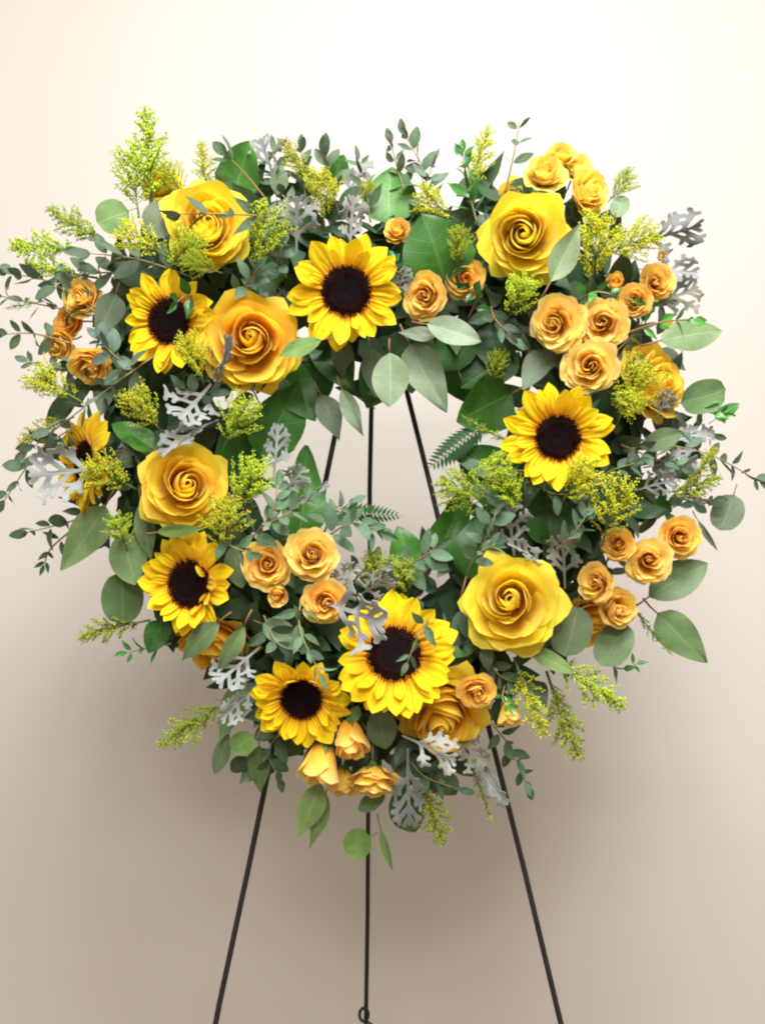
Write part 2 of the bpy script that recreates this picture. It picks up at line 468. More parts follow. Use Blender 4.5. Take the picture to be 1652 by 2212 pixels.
# ------------------------------------------------------------------ roses
def rose_petal(name, r1, h1, amax, curl, span, twist, tip, ruff, seed, nu=10, nv=9, thick_base=0.05):
    rr = random.Random(seed); ph = [rr.random() * 6.28 for _ in range(5)]
    V, F, U = [], [], []
    am = R(amax); sp = R(span)
    for j in range(nv + 1):
        t = j / nv
        for i in range(nu + 1):
            s = i / nu * 2 - 1
            rim = 1 - 0.20 * abs(s) ** 2.6 + tip * max(0, 1 - abs(s) * 1.6) ** 1.3
            rim += ruff * (0.5 * math.sin(s * 5 + ph[0]) + 0.5 * math.sin(s * 9 + ph[1]))
            te = t * rim
            w = 0.42 + 0.58 * math.sin(min(1, te * 1.25) * math.pi / 2)
            ang = s * sp * w
            a = te * am
            rad = thick_base + (r1 - thick_base) * math.sin(a)
            z = h1 * (1 - math.cos(a)) / max(0.35, (1 - math.cos(am)))
            k = max(0, (te - 0.66) / 0.34)
            e = abs(s) ** 2
            rad += curl * k ** 1.25 * (0.8 + 0.4 * e) + twist * s * te
            z += curl * (0.22 * k - 0.80 * k ** 2.6 * (0.7 + 0.6 * e))
            rad += ruff * 0.6 * te ** 3 * math.sin(s * 6 + ph[2]) + 0.018 * te * math.sin(s * 3 + ph[3])
            z += ruff * 0.5 * te ** 3 * math.sin(s * 7 + ph[4])
            V.append((rad * math.cos(ang), rad * math.sin(ang), z)); U.append((s, t))
    for j in range(nv):
        for i in range(nu):
            a = j * (nu + 1) + i
            F.append((a, a + 1, a + nu + 2, a + nu + 1))
    return mesh(name, V, F, U)

#            n   r1    h1   amax curl span twist tip  ruff
ROSE = [(1, .115, .97, 174, .00, 150, .030, .00, .00),
        (2, .165, .98, 158, .00, 105, .045, .00, .01),
        (3, .230, 1.00, 138, .01, 84, .055, .02, .01),
        (3, .310, 1.02, 118, .04, 76, .065, .02, .012),
        (4, .400, 1.00, 103, .08, 60, .07, .03, .015),
        (5, .500, .93, 93, .12, 51, .07, .04, .02),
        (5, .600, .81, 84, .16, 50, .065, .06, .025),
        (5, .690, .65, 75, .20, 50, .06, .12, .03),
        (6, .760, .47, 66, .22, 46, .06, .17, .035)]
SPRAY = [(1, .085, .92, 172, .00, 150, .03, .00, .00),
         (2, .130, .93, 145, .01, 100, .04, .00, .015),
         (3, .190, .94, 122, .03, 78, .05, .00, .02),
         (4, .265, .95, 105, .07, 64, .06, .02, .025),
         (5, .355, .93, 95, .11, 52, .06, .02, .03),
         (5, .455, .86, 87, .15, 50, .06, .03, .035),
         (6, .555, .74, 80, .19, 46, .06, .03, .035),
         (6, .660, .57, 71, .22, 45, .06, .05, .04)]
BUD = [(1, .07, 1.2, 110, .00, 150, .03, .00, .00),
       (2, .15, 1.26, 108, .00, 100, .05, .02, .02),
       (3, .26, 1.32, 104, .02, 80, .06, .02, .02),
       (4, .40, 1.36, 99, .06, 64, .06, .03, .03),
       (5, .56, 1.30, 93, .14, 54, .06, .04, .04)]
def petalset(table, mat, key, nvar):
    out = []
    for li, (n, r1, h1, am, cu, sp, tw, tip, ru) in enumerate(table):
        vs = []
        for k in range(nvar):
            m = rose_petal('petal', r1, h1, am, cu, sp, tw, tip, ru, li * 31 + k * 7 + key, thick_base=0.05 if li > 1 else 0.02)
            m.materials.append(mat); vs.append(m)
        out.append((n, vs))
    return out
PS = {'rose': petalset(ROSE, M['rose'], 1, 3), 'spray': petalset(SPRAY, M['spray'], 2, 3), 'bud': petalset(BUD, M['spray'], 3, 2)}

def sepal_mesh():
    V, F = [], []
    nv = 8
    for j in range(nv + 1):
        v = j / nv; w = 0.15 * (math.sin(math.pi * min(1, v * 0.9 + 0.12)) ** 0.8) * (1 - v * 0.55) * (0.05 if v == 1 else 1)
        a = v * 1.2
        r = 0.04 + 0.50 * math.sin(a); z = -0.02 + 0.62 * (1 - math.cos(a))
        for u in (-1, 0, 1): V.append((r + (0.03 if u == 0 else 0), u * w, z - (0.02 if u == 0 else 0)))
    for j in range(nv):
        for i in range(2):
            a = j * 3 + i; F.append((a, a + 1, a + 4, a + 3))
    m = mesh('sepal', V, F); m.materials.append(M['sepal']); return m
SEPAL = sepal_mesh()
def calyx_mesh():
    pr = [(0.0, -.20), (.07, -.19), (.13, -.12), (.15, -.05), (.16, 0.02), (.10, .05)]
    V, F = [], []; n = 10
    for r, z in pr:
        for k in range(n): V.append((r * math.cos(6.2832 * k / n), r * math.sin(6.2832 * k / n), z))
    for j in range(len(pr) - 1):
        for k in range(n):
            a = j * n + k; b = j * n + (k + 1) % n; F.append((a, b, b + n, a + n))
    m = mesh('calyx', V, F); m.materials.append(M['sepal']); return m
CALYX = calyx_mesh()
STEM = mesh('stem', *tube_data([(0, 0, -0.15), (0.01, 0, -0.5), (0.0, 0.02, -0.9), (0.02, 0.0, -1.25)], [.045, .04, .04, .04], 8)); STEM.materials.append(M['stem'])

def normal_at(c, a, b):
    d = (CAMP - c).normalized()
    return (d + Vector((a, 0, b))).normalized()

def rose(name, kind, px, py, y, rpx, a, b, label, cat, group, spin=None, tint=(1, 1, 1), loose=1.0, skip=0, stem=1.0):
    r = random.Random(int(px * 7 + py * 13))
    c = P(px, py, y); n = normal_at(c, a, b)
    rad = rpx * PXM * (CAMD + y) / CAMD
    H = {'rose': 0.85, 'spray': 0.80, 'bud': 1.1}[kind]
    base = c - n * (rad * H)
    root = obj(name, None, None, None, axisframe(base, n, spin if spin is not None else r.uniform(0, 6.28), rad) @ Matrix.Diagonal((r.uniform(.95, 1.05), r.uniform(.95, 1.05), r.uniform(.9, 1.12) if kind != 'rose' else 1.0, 1)))
    if kind == 'spray': loose = r.uniform(0.8, 2.4)
    tag(root, label, cat, group)
    ga = 0
    mir = r.choice((-1, 1)); osc = r.uniform(.86, 1.18); off = Matrix.Translation((r.uniform(-.05, .05), r.uniform(-.05, .05), r.uniform(-.06, .04))) @ Matrix.Rotation(r.uniform(-.12, .12), 4, 'X') @ Matrix.Rotation(r.uniform(-.12, .12), 4, 'Y')
    for li, (cnt, vs) in enumerate(PS[kind]):
        ga += r.uniform(0.4, 1.1)
        if li >= len(PS[kind]) - skip: break
        f = li / (len(PS[kind]) - 1)
        for k in range(cnt):
            th = ga + 2 * math.pi * k / cnt + r.uniform(-0.12, 0.12)
            til = r.uniform(-0.06, 0.07) * loose * (0.7 + 0.7 * f)
            sc = r.uniform(0.93, 1.07)
            mw = Matrix.Rotation(th, 4, 'Z') @ Matrix.Rotation(til, 4, 'Y') @ Matrix.Diagonal((sc, sc * r.uniform(0.95, 1.05), sc * r.uniform(0.96, 1.04), 1))
            mw = Matrix.Diagonal((1, mir, 1, 1)) @ mw
            if f < 0.55: mw = off @ Matrix.Diagonal((osc, osc, 1, 1)) @ mw
            g = r.uniform(0.94, 1.05)
            obj('petal', vs[r.randrange(len(vs))], root, None, mw, (tint[0], tint[1] * g, tint[2] * r.uniform(0.8, 1.2), 1))
    cal = obj('calyx', CALYX, root)
    for k in range(5):
        obj('sepal', SEPAL, cal, None, Matrix.Rotation(k * 1.2566 + r.uniform(-.15, .15), 4, 'Z') @ Matrix.Rotation(r.uniform(-0.2, 0.1) + (0.35 if kind == 'rose' else 0), 4, 'Y') @ Matrix.Scale({'rose': 0.8, 'spray': 1.05, 'bud': 1.25}[kind], 4))
    obj('stem', STEM, root, None, Matrix.Diagonal((1, 1, stem, 1)))
    return root

# ------------------------------------------------------------------ sunflowers
def sun_petals():
    out = []
    for k in range(6):
        rr = random.Random(k + 50); V, F, U = [], [], []
        nu, nv = 10, 12; ph = rr.random() * 6
        bend = rr.uniform(-0.18, 0.30); cup = rr.uniform(0.10, 0.35); tx = rr.uniform(-0.08, 0.08)
        for j in range(nv + 1):
            v = j / nv
            w = 0.235 * (0.35 + 0.65 * math.sin(math.pi * min(1, v * 0.62 + 0.14)) ** 1.2)
            if v > 0.62: w *= max(0.03, (1 - ((v - 0.62) / 0.38) ** 1.9)) ** 0.72
            for i in range(nu + 1):
                u = i / nu * 2 - 1
                z = cup * u * u * w * 1.2 + 0.034 * math.cos(u * math.pi * 3) * math.sin(math.pi * min(1, v * 1.05 + .05)) - bend * v * v + 0.02 * math.sin(v * 6 + ph) * u
                V.append((u * w + tx * v * v, v - 0.1 * abs(bend) * v * v, z)); U.append((u, v))
        for j in range(nv):
            for i in range(nu):
                a = j * (nu + 1) + i; F.append((a, a + 1, a + nu + 2, a + nu + 1))
        m = mesh('petal', V, F, U); m.materials.append(M['sun']); out.append(m)
    return out
SUNP = sun_petals()
def sun_disc():
    V, F, U, T = [], [], [], []
    rr = random.Random(4)
    # dome
    n = 28; rings = 10
    for j in range(rings + 1):
        f = j / rings; r = f
        for k in range(n):
            V.append((r * math.cos(6.28318 * k / n), r * math.sin(6.28318 * k / n), 0.20 * (1 - f ** 2.6) - 0.10 * (1 - f) ** 2)); U.append((f, 0)); T.append(0)
    for j in range(rings):
        for k in range(n):
            a = j * n + k; b = j * n + (k + 1) % n; F.append((a, b, b + n, a + n))
    o = len(V)
    for k in range(n): V.append((0.9 * math.cos(6.28318 * k / n), 0.9 * math.sin(6.28318 * k / n), -0.28)); U.append((1, 0)); T.append(0)
    for k in range(n):
        a = rings * n + k; b = rings * n + (k + 1) % n; F.append((a, b, o + (k + 1) % n, o + k))
    # florets along the golden spiral
    NF = 420
    for i in range(NF):
        f = math.sqrt((i + 0.5) / NF); th = i * 2.39996
        x, y = f * math.cos(th), f * math.sin(th); z = 0.20 * (1 - f ** 2.6) - 0.10 * (1 - f) ** 2
        outer = f > 0.60
        hgt = (rr.uniform(0.10, 0.20) if outer else rr.uniform(0.03, 0.05)); w = 0.030 if outer else 0.026
        lean = (f - 0.55) * 0.12 if outer else 0
        o = len(V); t = rr.random() ** 2
        for q in range(4):
            a = th + q * 1.5708
            V.append((x + w * math.cos(a), y + w * math.sin(a), z - 0.01)); U.append((f, 0)); T.append(0)
        for q in range(4):
            a = th + q * 1.5708
            V.append((x + w * .7 * math.cos(a) + lean * math.cos(th) + rr.uniform(-.012, .012), y + w * .7 * math.sin(a) + lean * math.sin(th) + rr.uniform(-.012, .012), z + hgt)); U.append((f, 0)); T.append(t)
        for q in range(4): F.append((o + q, o + (q + 1) % 4, o + 4 + (q + 1) % 4, o + 4 + q))
        F.append((o + 4, o + 5, o + 6, o + 7))
    m = mesh('disc', V, F, U, T); m.materials.append(M['disc']); return m
DISC = sun_disc()
def bract_ring():
    V, F = [], []
    for k in range(16):
        a = 6.28318 * k / 16
        c, s = math.cos(a), math.sin(a); o = len(V)
        for (r, w, z) in ((0.12, .08, -.22), (.35, .10, -.20), (.55, .06, -.13), (.70, .004, -.12)):
            V.append((r * c - w * s, r * s + w * c, z)); V.append((r * c + w * s, r * s - w * c, z))
        for j in range(3): F.append((o + 2 * j, o + 2 * j + 1, o + 2 * j + 3, o + 2 * j + 2))
    m = mesh('bracts', V, F); m.materials.append(M['sepal']); return m
BRACT = bract_ring()
def sunflower(px, py, y, rpx, a, b, label, discf=0.43, cone=0.0, folds=(), spin=0.0):
    r = random.Random(int(px + py * 3))
    c = P(px, py, y); n = normal_at(c, a, b)
    rad = rpx * PXM * (CAMD + y) / CAMD
    root = obj('sunflower', None, None, None, axisframe(c - n * rad * 0.05, n, spin, rad))
    tag(root, label, 'sunflower', 'sunflowers in the heart wreath')
    obj('disc', DISC, root, None, Matrix.Scale(discf, 4))
    k = 0
    for (cnt, r0, ln, til, wz) in ((16, discf * 0.86, 1.0 - discf * 0.9, 2, 1.12), (14, discf * 0.90, 0.95 - discf * 0.9, 14, 1.1), (9, discf * 0.94, 0.80 - discf * 0.9, 30, 1.05)):
        off = r.random(); cnt += r.choice((-2, -1, 0, 1, 2))
        for i in range(cnt):
            th = 2 * math.pi * (i + off) / cnt + r.uniform(-.10, .10)
            L = ln * r.uniform(0.82, 1.14)
            t = R(til + cone + r.uniform(-9, 13))
            # folded petals lean back over the disc
            for (fa, fw, ft) in folds:
                dd = (th + spin - fa + math.pi) % (2 * math.pi) - math.pi
                if abs(dd) < fw and 10 < til < 20: t = R(ft + r.uniform(-12, 12)); L *= 0.85
            mw = Matrix.Rotation(th - math.pi / 2, 4, 'Z') @ Matrix.Translation((0, r0, -0.02 + til * 0.0012)) @ Matrix.Rotation(t, 4, 'X') @ Matrix.Rotation(r.uniform(-.3, .3), 4, 'Y') @ Matrix.Rotation(r.uniform(-.12, .12), 4, 'Z') @ Matrix.Diagonal((L * wz * r.uniform(.9, 1.15), L, L * 1.0, 1))
            g = r.uniform(0.92, 1.04)
            obj('petal', SUNP[r.randrange(6)], root, None, mw, (1, g, 1, 1)); k += 1
    obj('bracts', BRACT, root)
    obj('stem', STEM, root, None, Matrix.Translation((0, 0, -0.05)) @ Matrix.Diagonal((1.6, 1.6, 0.75, 1)))
    return root

# ------------------------------------------------------------------ goldenrod
PHI = (1 + 5 ** .5) / 2
ICO_V = [Vector(v).normalized() for v in ((-1, PHI, 0), (1, PHI, 0), (-1, -PHI, 0), (1, -PHI, 0), (0, -1, PHI), (0, 1, PHI), (0, -1, -PHI), (0, 1, -PHI), (PHI, 0, -1), (PHI, 0, 1), (-PHI, 0, -1), (-PHI, 0, 1))]
ICO_F = [(0, 11, 5), (0, 5, 1), (0, 1, 7), (0, 7, 10), (0, 10, 11), (1, 5, 9), (5, 11, 4), (11, 10, 2), (10, 7, 6), (7, 1, 8), (3, 9, 4), (3, 4, 2), (3, 2, 6), (3, 6, 8), (3, 8, 9), (4, 9, 5), (2, 4, 11), (6, 2, 10), (8, 6, 7), (9, 8, 1)]
def plume(kind, seed):
    """unit length 1 along +Y; returns stem mesh and floret mesh"""
    r = random.Random(seed)
    nb, lmax, start, step, fr, ang = {'spike': (30, 0.36, 0.18, 0.024, 0.0095, 44), 'clump': (34, 0.56, 0.18, 0.030, 0.0130, 48), 'thin': (20, 0.13, 0.12, 0.026, 0.0105, 40)}[kind]
    cx, cz = r.uniform(-.12, .12), r.uniform(-.1, .1)
    def ax(v): return Vector((cx * v * v, v, cz * v * v))
    SV, SF = tube_data([ax(v) for v in (0, .25, .5, .75, .97)], [.016, .013, .010, .008, .004], 6)
    FV, FF, FT = [], [], []
    def floret(p, s):
        o = len(FV); q = Matrix.Rotation(r.uniform(0, 6.28), 3, Vector((r.uniform(-1, 1), r.uniform(-1, 1), r.uniform(-1, 1.01))))
        st = r.uniform(0.9, 1.35); t = min(1, max(0, r.gauss(0.5, 0.27)))
        for v in ICO_V:
            w = Vector((v.x, v.y * st, v.z)) * s
            FV.append(p + q @ w); FT.append(min(1, max(0, t + 0.12 * v.y)))
        FF.extend(tuple(i + o for i in f) for f in ICO_F)
    for i in range(nb):
        v = start + (0.93 - start) * (i / nb) ** 0.9
        th = i * 2.4 + r.uniform(-.4, .4)
        f = (v - start) / (1 - start)
        L = lmax * (1 - f) ** (0.6 if kind == 'clump' else 0.85) * (0.55 + 0.45 * min(1, f * 4)) * r.uniform(.75, 1.2) + 0.03
        a = R(ang + r.uniform(-12, 12))
        d = Vector((math.cos(th) * math.sin(a), math.cos(a), math.sin(th) * math.sin(a)))
        p0 = ax(v); bendv = Vector((0, 0.25, 0)) * L if kind == 'clump' else Vector((0, -0.1, 0)) * L
        pts = [p0 + d * L * t + bendv * t * t for t in (0, .5, 1)]
        tv, tf = tube_data(pts, [.006, .005, .003], 4, len(SV)); SV += tv; SF += tf
        n = max(2, int(L / step))
        for k in range(n):
            t = (k + 0.6) / n
            if kind == 'clump' and t < 0.30: continue
            q = p0 + d * L * t + bendv * t * t
            for e in range(2 if kind == 'thin' else 4):
                j = Vector((r.gauss(0, 1), r.gauss(0, 1), r.gauss(0, 1))) * fr * 1.5
                floret(q + j, fr * r.uniform(0.7, 1.15))
    for k in range(14):
        floret(ax(0.86 + 0.14 * k / 14) + Vector((r.gauss(0, 1), r.gauss(0, 1), r.gauss(0, 1))) * fr * 0.7, fr * r.uniform(.6, .95))
    # a few narrow stem leaves
    for k in range(5):
        v = 0.05 + 0.5 * r.random(); th = r.uniform(0, 6.28); o = len(SV); d = Vector((math.cos(th), 0.9, math.sin(th))).normalized(); s = d.cross(Vector((0, 1, 0))).normalized() * 0.014
        for t, w in ((0, .3), (.4, 1), (.8, .5), (1, .05)):
            q = ax(v) + d * 0.16 * t; SV += [q - s * w, q + s * w]
        for j in range(3): SF.append((o + 2 * j, o + 2 * j + 1, o + 2 * j + 3, o + 2 * j + 2))
    sm = mesh('stem', SV, SF); sm.materials.append(M['stem'])
    fm = mesh('florets', FV, FF, None, FT); fm.materials.append(M['gold'])
    return sm, fm
PLUME = {k: [plume(k, 10 * i + len(k)) for i in range(n)] for k, n in (('spike', 5), ('clump', 6), ('thin', 4))}
def goldenrod(kind, p0, p1, label, tint=(1, 1, 1), wide=1.0):
    r = random.Random(int(p0[0] * 3 + p1[1] * 5))
    a, b = P(*p0), P(*p1); d = b - a
    mw = frame(a, d, CAMP - a, (d.length * wide, d.length, d.length * min(wide, 1.0)), r.uniform(-3.1, 3.1) if wide == 1.0 else r.uniform(-.3, .3))
    root = obj('goldenrod_sprig', None, None, None, mw)
    tag(root, 'goldenrod ' + label, 'goldenrod', 'goldenrod sprigs in the wreath')
    sm, fm = PLUME[kind][r.randrange(len(PLUME[kind]))]
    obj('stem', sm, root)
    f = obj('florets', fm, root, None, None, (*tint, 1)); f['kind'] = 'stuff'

# ------------------------------------------------------------------ dusty miller
def dusty_mesh(seed, narrow=1.0):
    r = random.Random(seed)
    caps = [((0, 0), (0, 0.95), .018, .036)]
    nl = 3
    for i in range(nl):
        for sd in (-1, 1):
            v = (0.28, 0.50, 0.70)[i] + r.uniform(-.03, .03) + (0.04 if sd > 0 else 0)
            L = (0.34, 0.38, 0.27)[i] * r.uniform(.85, 1.15) * narrow
            a = R(r.uniform(42, 58)); dx, dy = sd * math.sin(a), math.cos(a)
            caps.append(((0, v), (dx * L, v + dy * L), .028, .040))
            for q in (-1, 1):
                for pos, sl in ((0.58, .11), (0.95, .085)):
                    if i == 2 and pos < .7: continue
                    if r.random() < 0.12: continue
                    a2 = a + q * R(r.uniform(42, 62)); b = (dx * L * pos, v + dy * L * pos)
                    l2 = sl * r.uniform(.8, 1.2) * (0.6 + 0.4 * narrow)
                    caps.append((b, (b[0] + sd * math.sin(a2) * l2, b[1] + math.cos(a2) * l2), .024, .032))
    for q in (-1, 1): caps.append(((0, .84), (q * .10, .97), .020, .034))
    nx, ny = 110, 116
    xs = np.linspace(-.55, .55, nx); ys = np.linspace(-.04, 1.1, ny)
    X, Y = np.meshgrid(xs, ys)
    Fd = np.full(X.shape, 9.0)
    for (p, q, ra, rb) in caps:
        px, py = X - p[0], Y - p[1]; bx, by = q[0] - p[0], q[1] - p[1]
        h = np.clip((px * bx + py * by) / (bx * bx + by * by), 0, 1)
        d = np.sqrt((px - bx * h) ** 2 + (py - by * h) ** 2) - (ra + (rb - ra) * h)
        k = 0.020; hh = np.clip(0.5 + 0.5 * (Fd - d) / k, 0, 1)
        Fd = Fd * (1 - hh) + d * hh - k * hh * (1 - hh)
    ids, V2, faces = {}, [], []
    def vid(key, x, y):
        if key not in ids: ids[key] = len(V2); V2.append((x, y))
        return ids[key]
    for j in range(ny - 1):
        for i in range(nx - 1):
            cs = [(i, j), (i + 1, j), (i + 1, j + 1), (i, j + 1)]
            fs = [Fd[c[1], c[0]] for c in cs]
            if min(fs) >= 0: continue
            poly = []
            for k in range(4):
                c0, c1 = cs[k], cs[(k + 1) % 4]; f0, f1 = fs[k], fs[(k + 1) % 4]
                if f0 < 0: poly.append(vid(c0, xs[c0[0]], ys[c0[1]]))
                if (f0 < 0) != (f1 < 0):
                    t = f0 / (f0 - f1); key = tuple(sorted((c0, c1)))
                    poly.append(vid(key, xs[c0[0]] + t * (xs[c1[0]] - xs[c0[0]]), ys[c0[1]] + t * (ys[c1[1]] - ys[c0[1]])))
            if len(poly) >= 3: faces.append(poly)
    bend = r.uniform(-.15, .35); cup = r.uniform(-.7, 1.1); ph = r.random() * 6
    V = []
    for x, y in V2:
        z = -bend * y * y + cup * x * x + 0.10 * math.sin(y * 11 + ph) * abs(x) * 2 + 0.02 * math.sin(x * 16 + ph)
        V.append((x, y, z))
    m = mesh('leaf', V, faces, [(x * 2, y) for x, y in V2]); m.materials.append(M['dusty'])
    return m
DUSTY = [dusty_mesh(s, n) for s, n in ((1, 1.0), (2, 1.0), (3, 0.85), (4, 0.8), (5, 1.1), (6, 0.6))]
def dusty(p0, p1, label, wide=1.0, roll=0.0, tint=(1, 1, 1), var=None):
    r = random.Random(int(p0[0] * 5 + p1[1] * 11))
    a, b = P(*p0), P(*p1); d = b - a
    b = a + d * 0.9; d = b - a
    mw = frame(a, d, CAMP - a, (d.length * wide, d.length, d.length), roll)
    o = obj('dusty_miller_leaf', DUSTY[var if var is not None else r.randrange(len(DUSTY))], None, None, mw, (*tint, 1))
    sol = o.modifiers.new('thickness', 'SOLIDIFY'); sol.thickness = 0.010; sol.offset = 0
    tag(o, 'dusty miller leaf ' + label, 'dusty miller', 'dusty miller leaves in the wreath')

# ------------------------------------------------------------------ single leaves and sprigs
STALK = mesh('stalk', *tube_data([(0, -0.28, -0.05), (0.01, -0.14, -0.01), (0, 0.03, -0.004)], [.016, .014, .010], 6)); STALK.materials.append(M['twig'])
def leaf(kind, p0, p1, wpx, label, roll=0.0, tint=(1, 1, 1), var=None, name='eucalyptus_leaf', cat='eucalyptus', group='large eucalyptus leaves in the wreath', stalk=True):
    r = random.Random(int(p0[0] * 5 + p1[1] * 11))
    a, b = P(*p0), P(*p1); d = b - a; L = d.length
    ref = {'round': .92, 'oval': .62, 'ovate': .62, 'lance': .42, 'salal': .70, 'glossy': .44, 'euc': .5}[kind]
    wide = wpx * PXM * (CAMD + p0[2]) / CAMD / (L * ref)
    mw = frame(a, d, CAMP - a, (L * wide, L, L), roll)
    root = obj(name, None, None, None, mw)
    tag(root, label, cat, group)
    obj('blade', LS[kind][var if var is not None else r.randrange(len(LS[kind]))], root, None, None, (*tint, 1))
    if stalk: obj('stalk', STALK, root, None, Matrix.Diagonal((1 / max(wide, .3), 1, 1, 1)))

def sprig(pts, lpx, pairs, label, kind='euc', tint=(1, 1, 1), name='eucalyptus_sprig', cat='eucalyptus', group='small-leaved eucalyptus sprigs in the wreath', start=0.12, spread=58, flat=0.6, tipleaf=True):
    r = random.Random(int(pts[0][0] * 3 + pts[-1][1] * 7))
    W = [P(*p) for p in pts]
    sp = spline(W, 14); base = sp[0].copy()
    root = obj(name, None); root.location = base
    tag(root, label, cat, group)
    st = obj('stem', tube('stem', [p - base for p in sp], [0.0011 - 0.0006 * i / 13 for i in range(14)], 6), root, M['tan'] if r.random() < .7 else M['twig'])
    L = lpx * PXM * (CAMD + pts[0][2]) / CAMD
    for i in range(pairs):
        f = start + (1 - start) * (i + 0.5) / pairs
        k = f * 13; i0 = min(int(k), 12); p = sp[i0].lerp(sp[i0 + 1], k - i0); t = (sp[i0 + 1] - sp[i0]).normalized()
        view = (CAMP - p).normalized(); inpl = t.cross(view).normalized(); outp = inpl.cross(t)
        for s in (-1, 1):
            rot = (0.0 if i % 2 == 0 else 1.25) + r.uniform(-.45, .45)
            side = inpl * math.cos(rot) * s + outp * math.sin(rot) * s
            a = R(spread + r.uniform(-16, 16) - 14 * f)
            d = t * math.cos(a) + side * math.sin(a)
            nrm = view * flat + t * 0.35 + Vector((r.uniform(-.5, .5), r.uniform(-.5, .5), r.uniform(-.2, .7)))
            sc = L * r.uniform(.75, 1.15) * (1 - 0.38 * f ** 2)
            vs = LS[kind]
            g = r.uniform(.85, 1.12)
            obj('leaf', vs[r.randrange(len(vs))], root, None, frame(p - base + d * 0.002, d, nrm, (sc * r.uniform(.85, 1.15), sc, sc), r.uniform(-.35, .35)), (tint[0] * g, tint[1] * g, tint[2] * g, 1))
    if tipleaf:
        t = (sp[-1] - sp[-3]).normalized(); v = LS[kind]
        obj('leaf', v[r.randrange(len(v))], root, None, frame(sp[-1] - base, t, CAMP - sp[-1], L * .7, r.uniform(-.6, .6)), (*tint, 1))

def fern(p0, p1, label, wide=0.36, tint=(1, 1, 1)):
    a, b = P(*p0), P(*p1); d = b - a
    mw = frame(a, d, CAMP - a, d.length, rng.uniform(-.4, .4))
    root = obj('fern_frond', None, None, None, mw)
    tag(root, label, 'fern', 'fern fronds at the hole')
    obj('midrib', FERN_RIB, root)
    n = 13
    for i in range(n):
        v = 0.12 + 0.84 * i / n
        L = wide * (math.sin(math.pi * (0.22 + 0.74 * v)) ** 0.9)
        for s in (-1, 1):
            dr = Vector((s * 0.85, 0.55, -0.12)).normalized()
            obj('leaflet', FERN_LEAF, root, None, frame(Vector((0, v + (.02 if s > 0 else 0), -0.06 * v * v)), dr, (0, 0, 1), L), (*tint, 1))
FERN_LEAF = leaf_mesh('leaflet', w_lance, 0.30, 4, 8, fold=0.2, bend=0.12); FERN_LEAF.materials.append(M['fern'])
FERN_RIB = tube('midrib', [(0, 0, 0), (0, .5, -.015), (0, 1, -.06)], [.012, .009, .004], 6); FERN_RIB.materials.append(M['stem'])

# ================================================================== the flowers (photo units, depth in metres)
PI = math.pi
sunflower(748, 628, -.055, 128, 0, .05, 'round sunflower at the notch of the heart, above the hole', spin=.3)
sunflower(364, 692, -.030, 116, -.52, .12, 'sunflower tucked left of the golden rose in the upper left lobe', .44, 8, spin=1.1)
sunflower(182, 1003, -.005, 115, -1.5, .02, 'sunflower seen edge-on at the far left rim behind a silver leaf', .44, 4, spin=.5)
sunflower(406, 1262, -.030, 122, -.66, -.05, 'sunflower on the lower left side with petals folded over its dark disc', .44, 12, folds=((0.1, .6, 62),), spin=.2)
sunflower(852, 1412, -.058, 138, 0, .14, 'largest sunflower near the bottom point, under a silver lobed leaf', .44, 0, spin=.9)
sunflower(650, 1512, -.040, 112, -.15, -.42, 'lower sunflower near the bottom point with top petals curled over its disc', .42, 12, folds=((PI / 2, .7, 58),), spin=1.7)
sunflower(1205, 945, -.050, 120, .05, -.08, 'sunflower on the right side of the hole below three peach spray roses', .42, 6, spin=.1)

G = 'large yellow roses in the heart wreath'
def big(px, py, y, r, a, b, label, tint=(1, 1, 1), **k): rose('rose', 'rose', px, py, y, r * .95, a, b, label, 'rose', G, tint=tint, **k)
big(452, 474, -.040, 112, .08, .30, 'bright yellow rose crossed by thin eucalyptus leaves, top left lobe', (1, 1.06, .9), loose=1.3)
big(545, 738, -.055, 122, .02, .03, 'golden rose directly left of and below the notch sunflower', (1, .95, .95))
big(398, 1050, -.055, 118, .02, .05, 'yellow rose on the left arm, level with the hole', (1, 1.0, .9))
big(1137, 508, -.055, 118, 0, .02, 'large lemon yellow rose at the top of the right lobe', (1, 1.08, 1.1))
big(1108, 1302, -.060, 130, -.02, .03, 'largest open yellow rose, lower right of the hole', (1, 1.08, 1.0))
big(1435, 808, .0, 108, 1.1, .55, 'golden rose seen from the side on the right edge, half hidden by a round leaf', (1, .95, .9))
big(1295, 1365, .030, 80, .35, -1.2, 'rose showing only a sliver of golden petals behind a round leaf, lower right', (1, .86, .8))
big(452, 1412, .015, 98, -.5, -1.3, 'golden rose facing down at the lower left edge, outer petals in view', (1, .86, .7))
big(962, 1562, -.025, 118, .12, -.75, 'golden rose tilted downward under the largest sunflower', (1, .94, .9))
big(1118, 425, .035, 78, -.05, .7, 'yellow rose showing only upper petals behind the lemon rose', (1, 1.04, 1.0))
big(345, 385, .035, 52, -.2, .9, 'small yellow rose peeping out behind the tall goldenrod, top left', (1, 1.1, 1.2))

GS = 'spray roses in the heart wreath'
def sp(px, py, y, r, a, b, label, tint=(1, 1, 1), kind='spray', **k):
    rose('rose_bud' if kind == 'bud' else 'spray_rose', kind, px, py, y, r * (1.17 if kind == 'spray' else 1.0), a, b, label, 'rose bud' if kind == 'bud' else 'spray rose', GS, tint=tint, **k)
YL = (1.0, 1.12, .9); PE = (1.0, 1.08, 1.25); OR = (1.0, .97, .85); AP = (1.0, 1.03, 1.05)
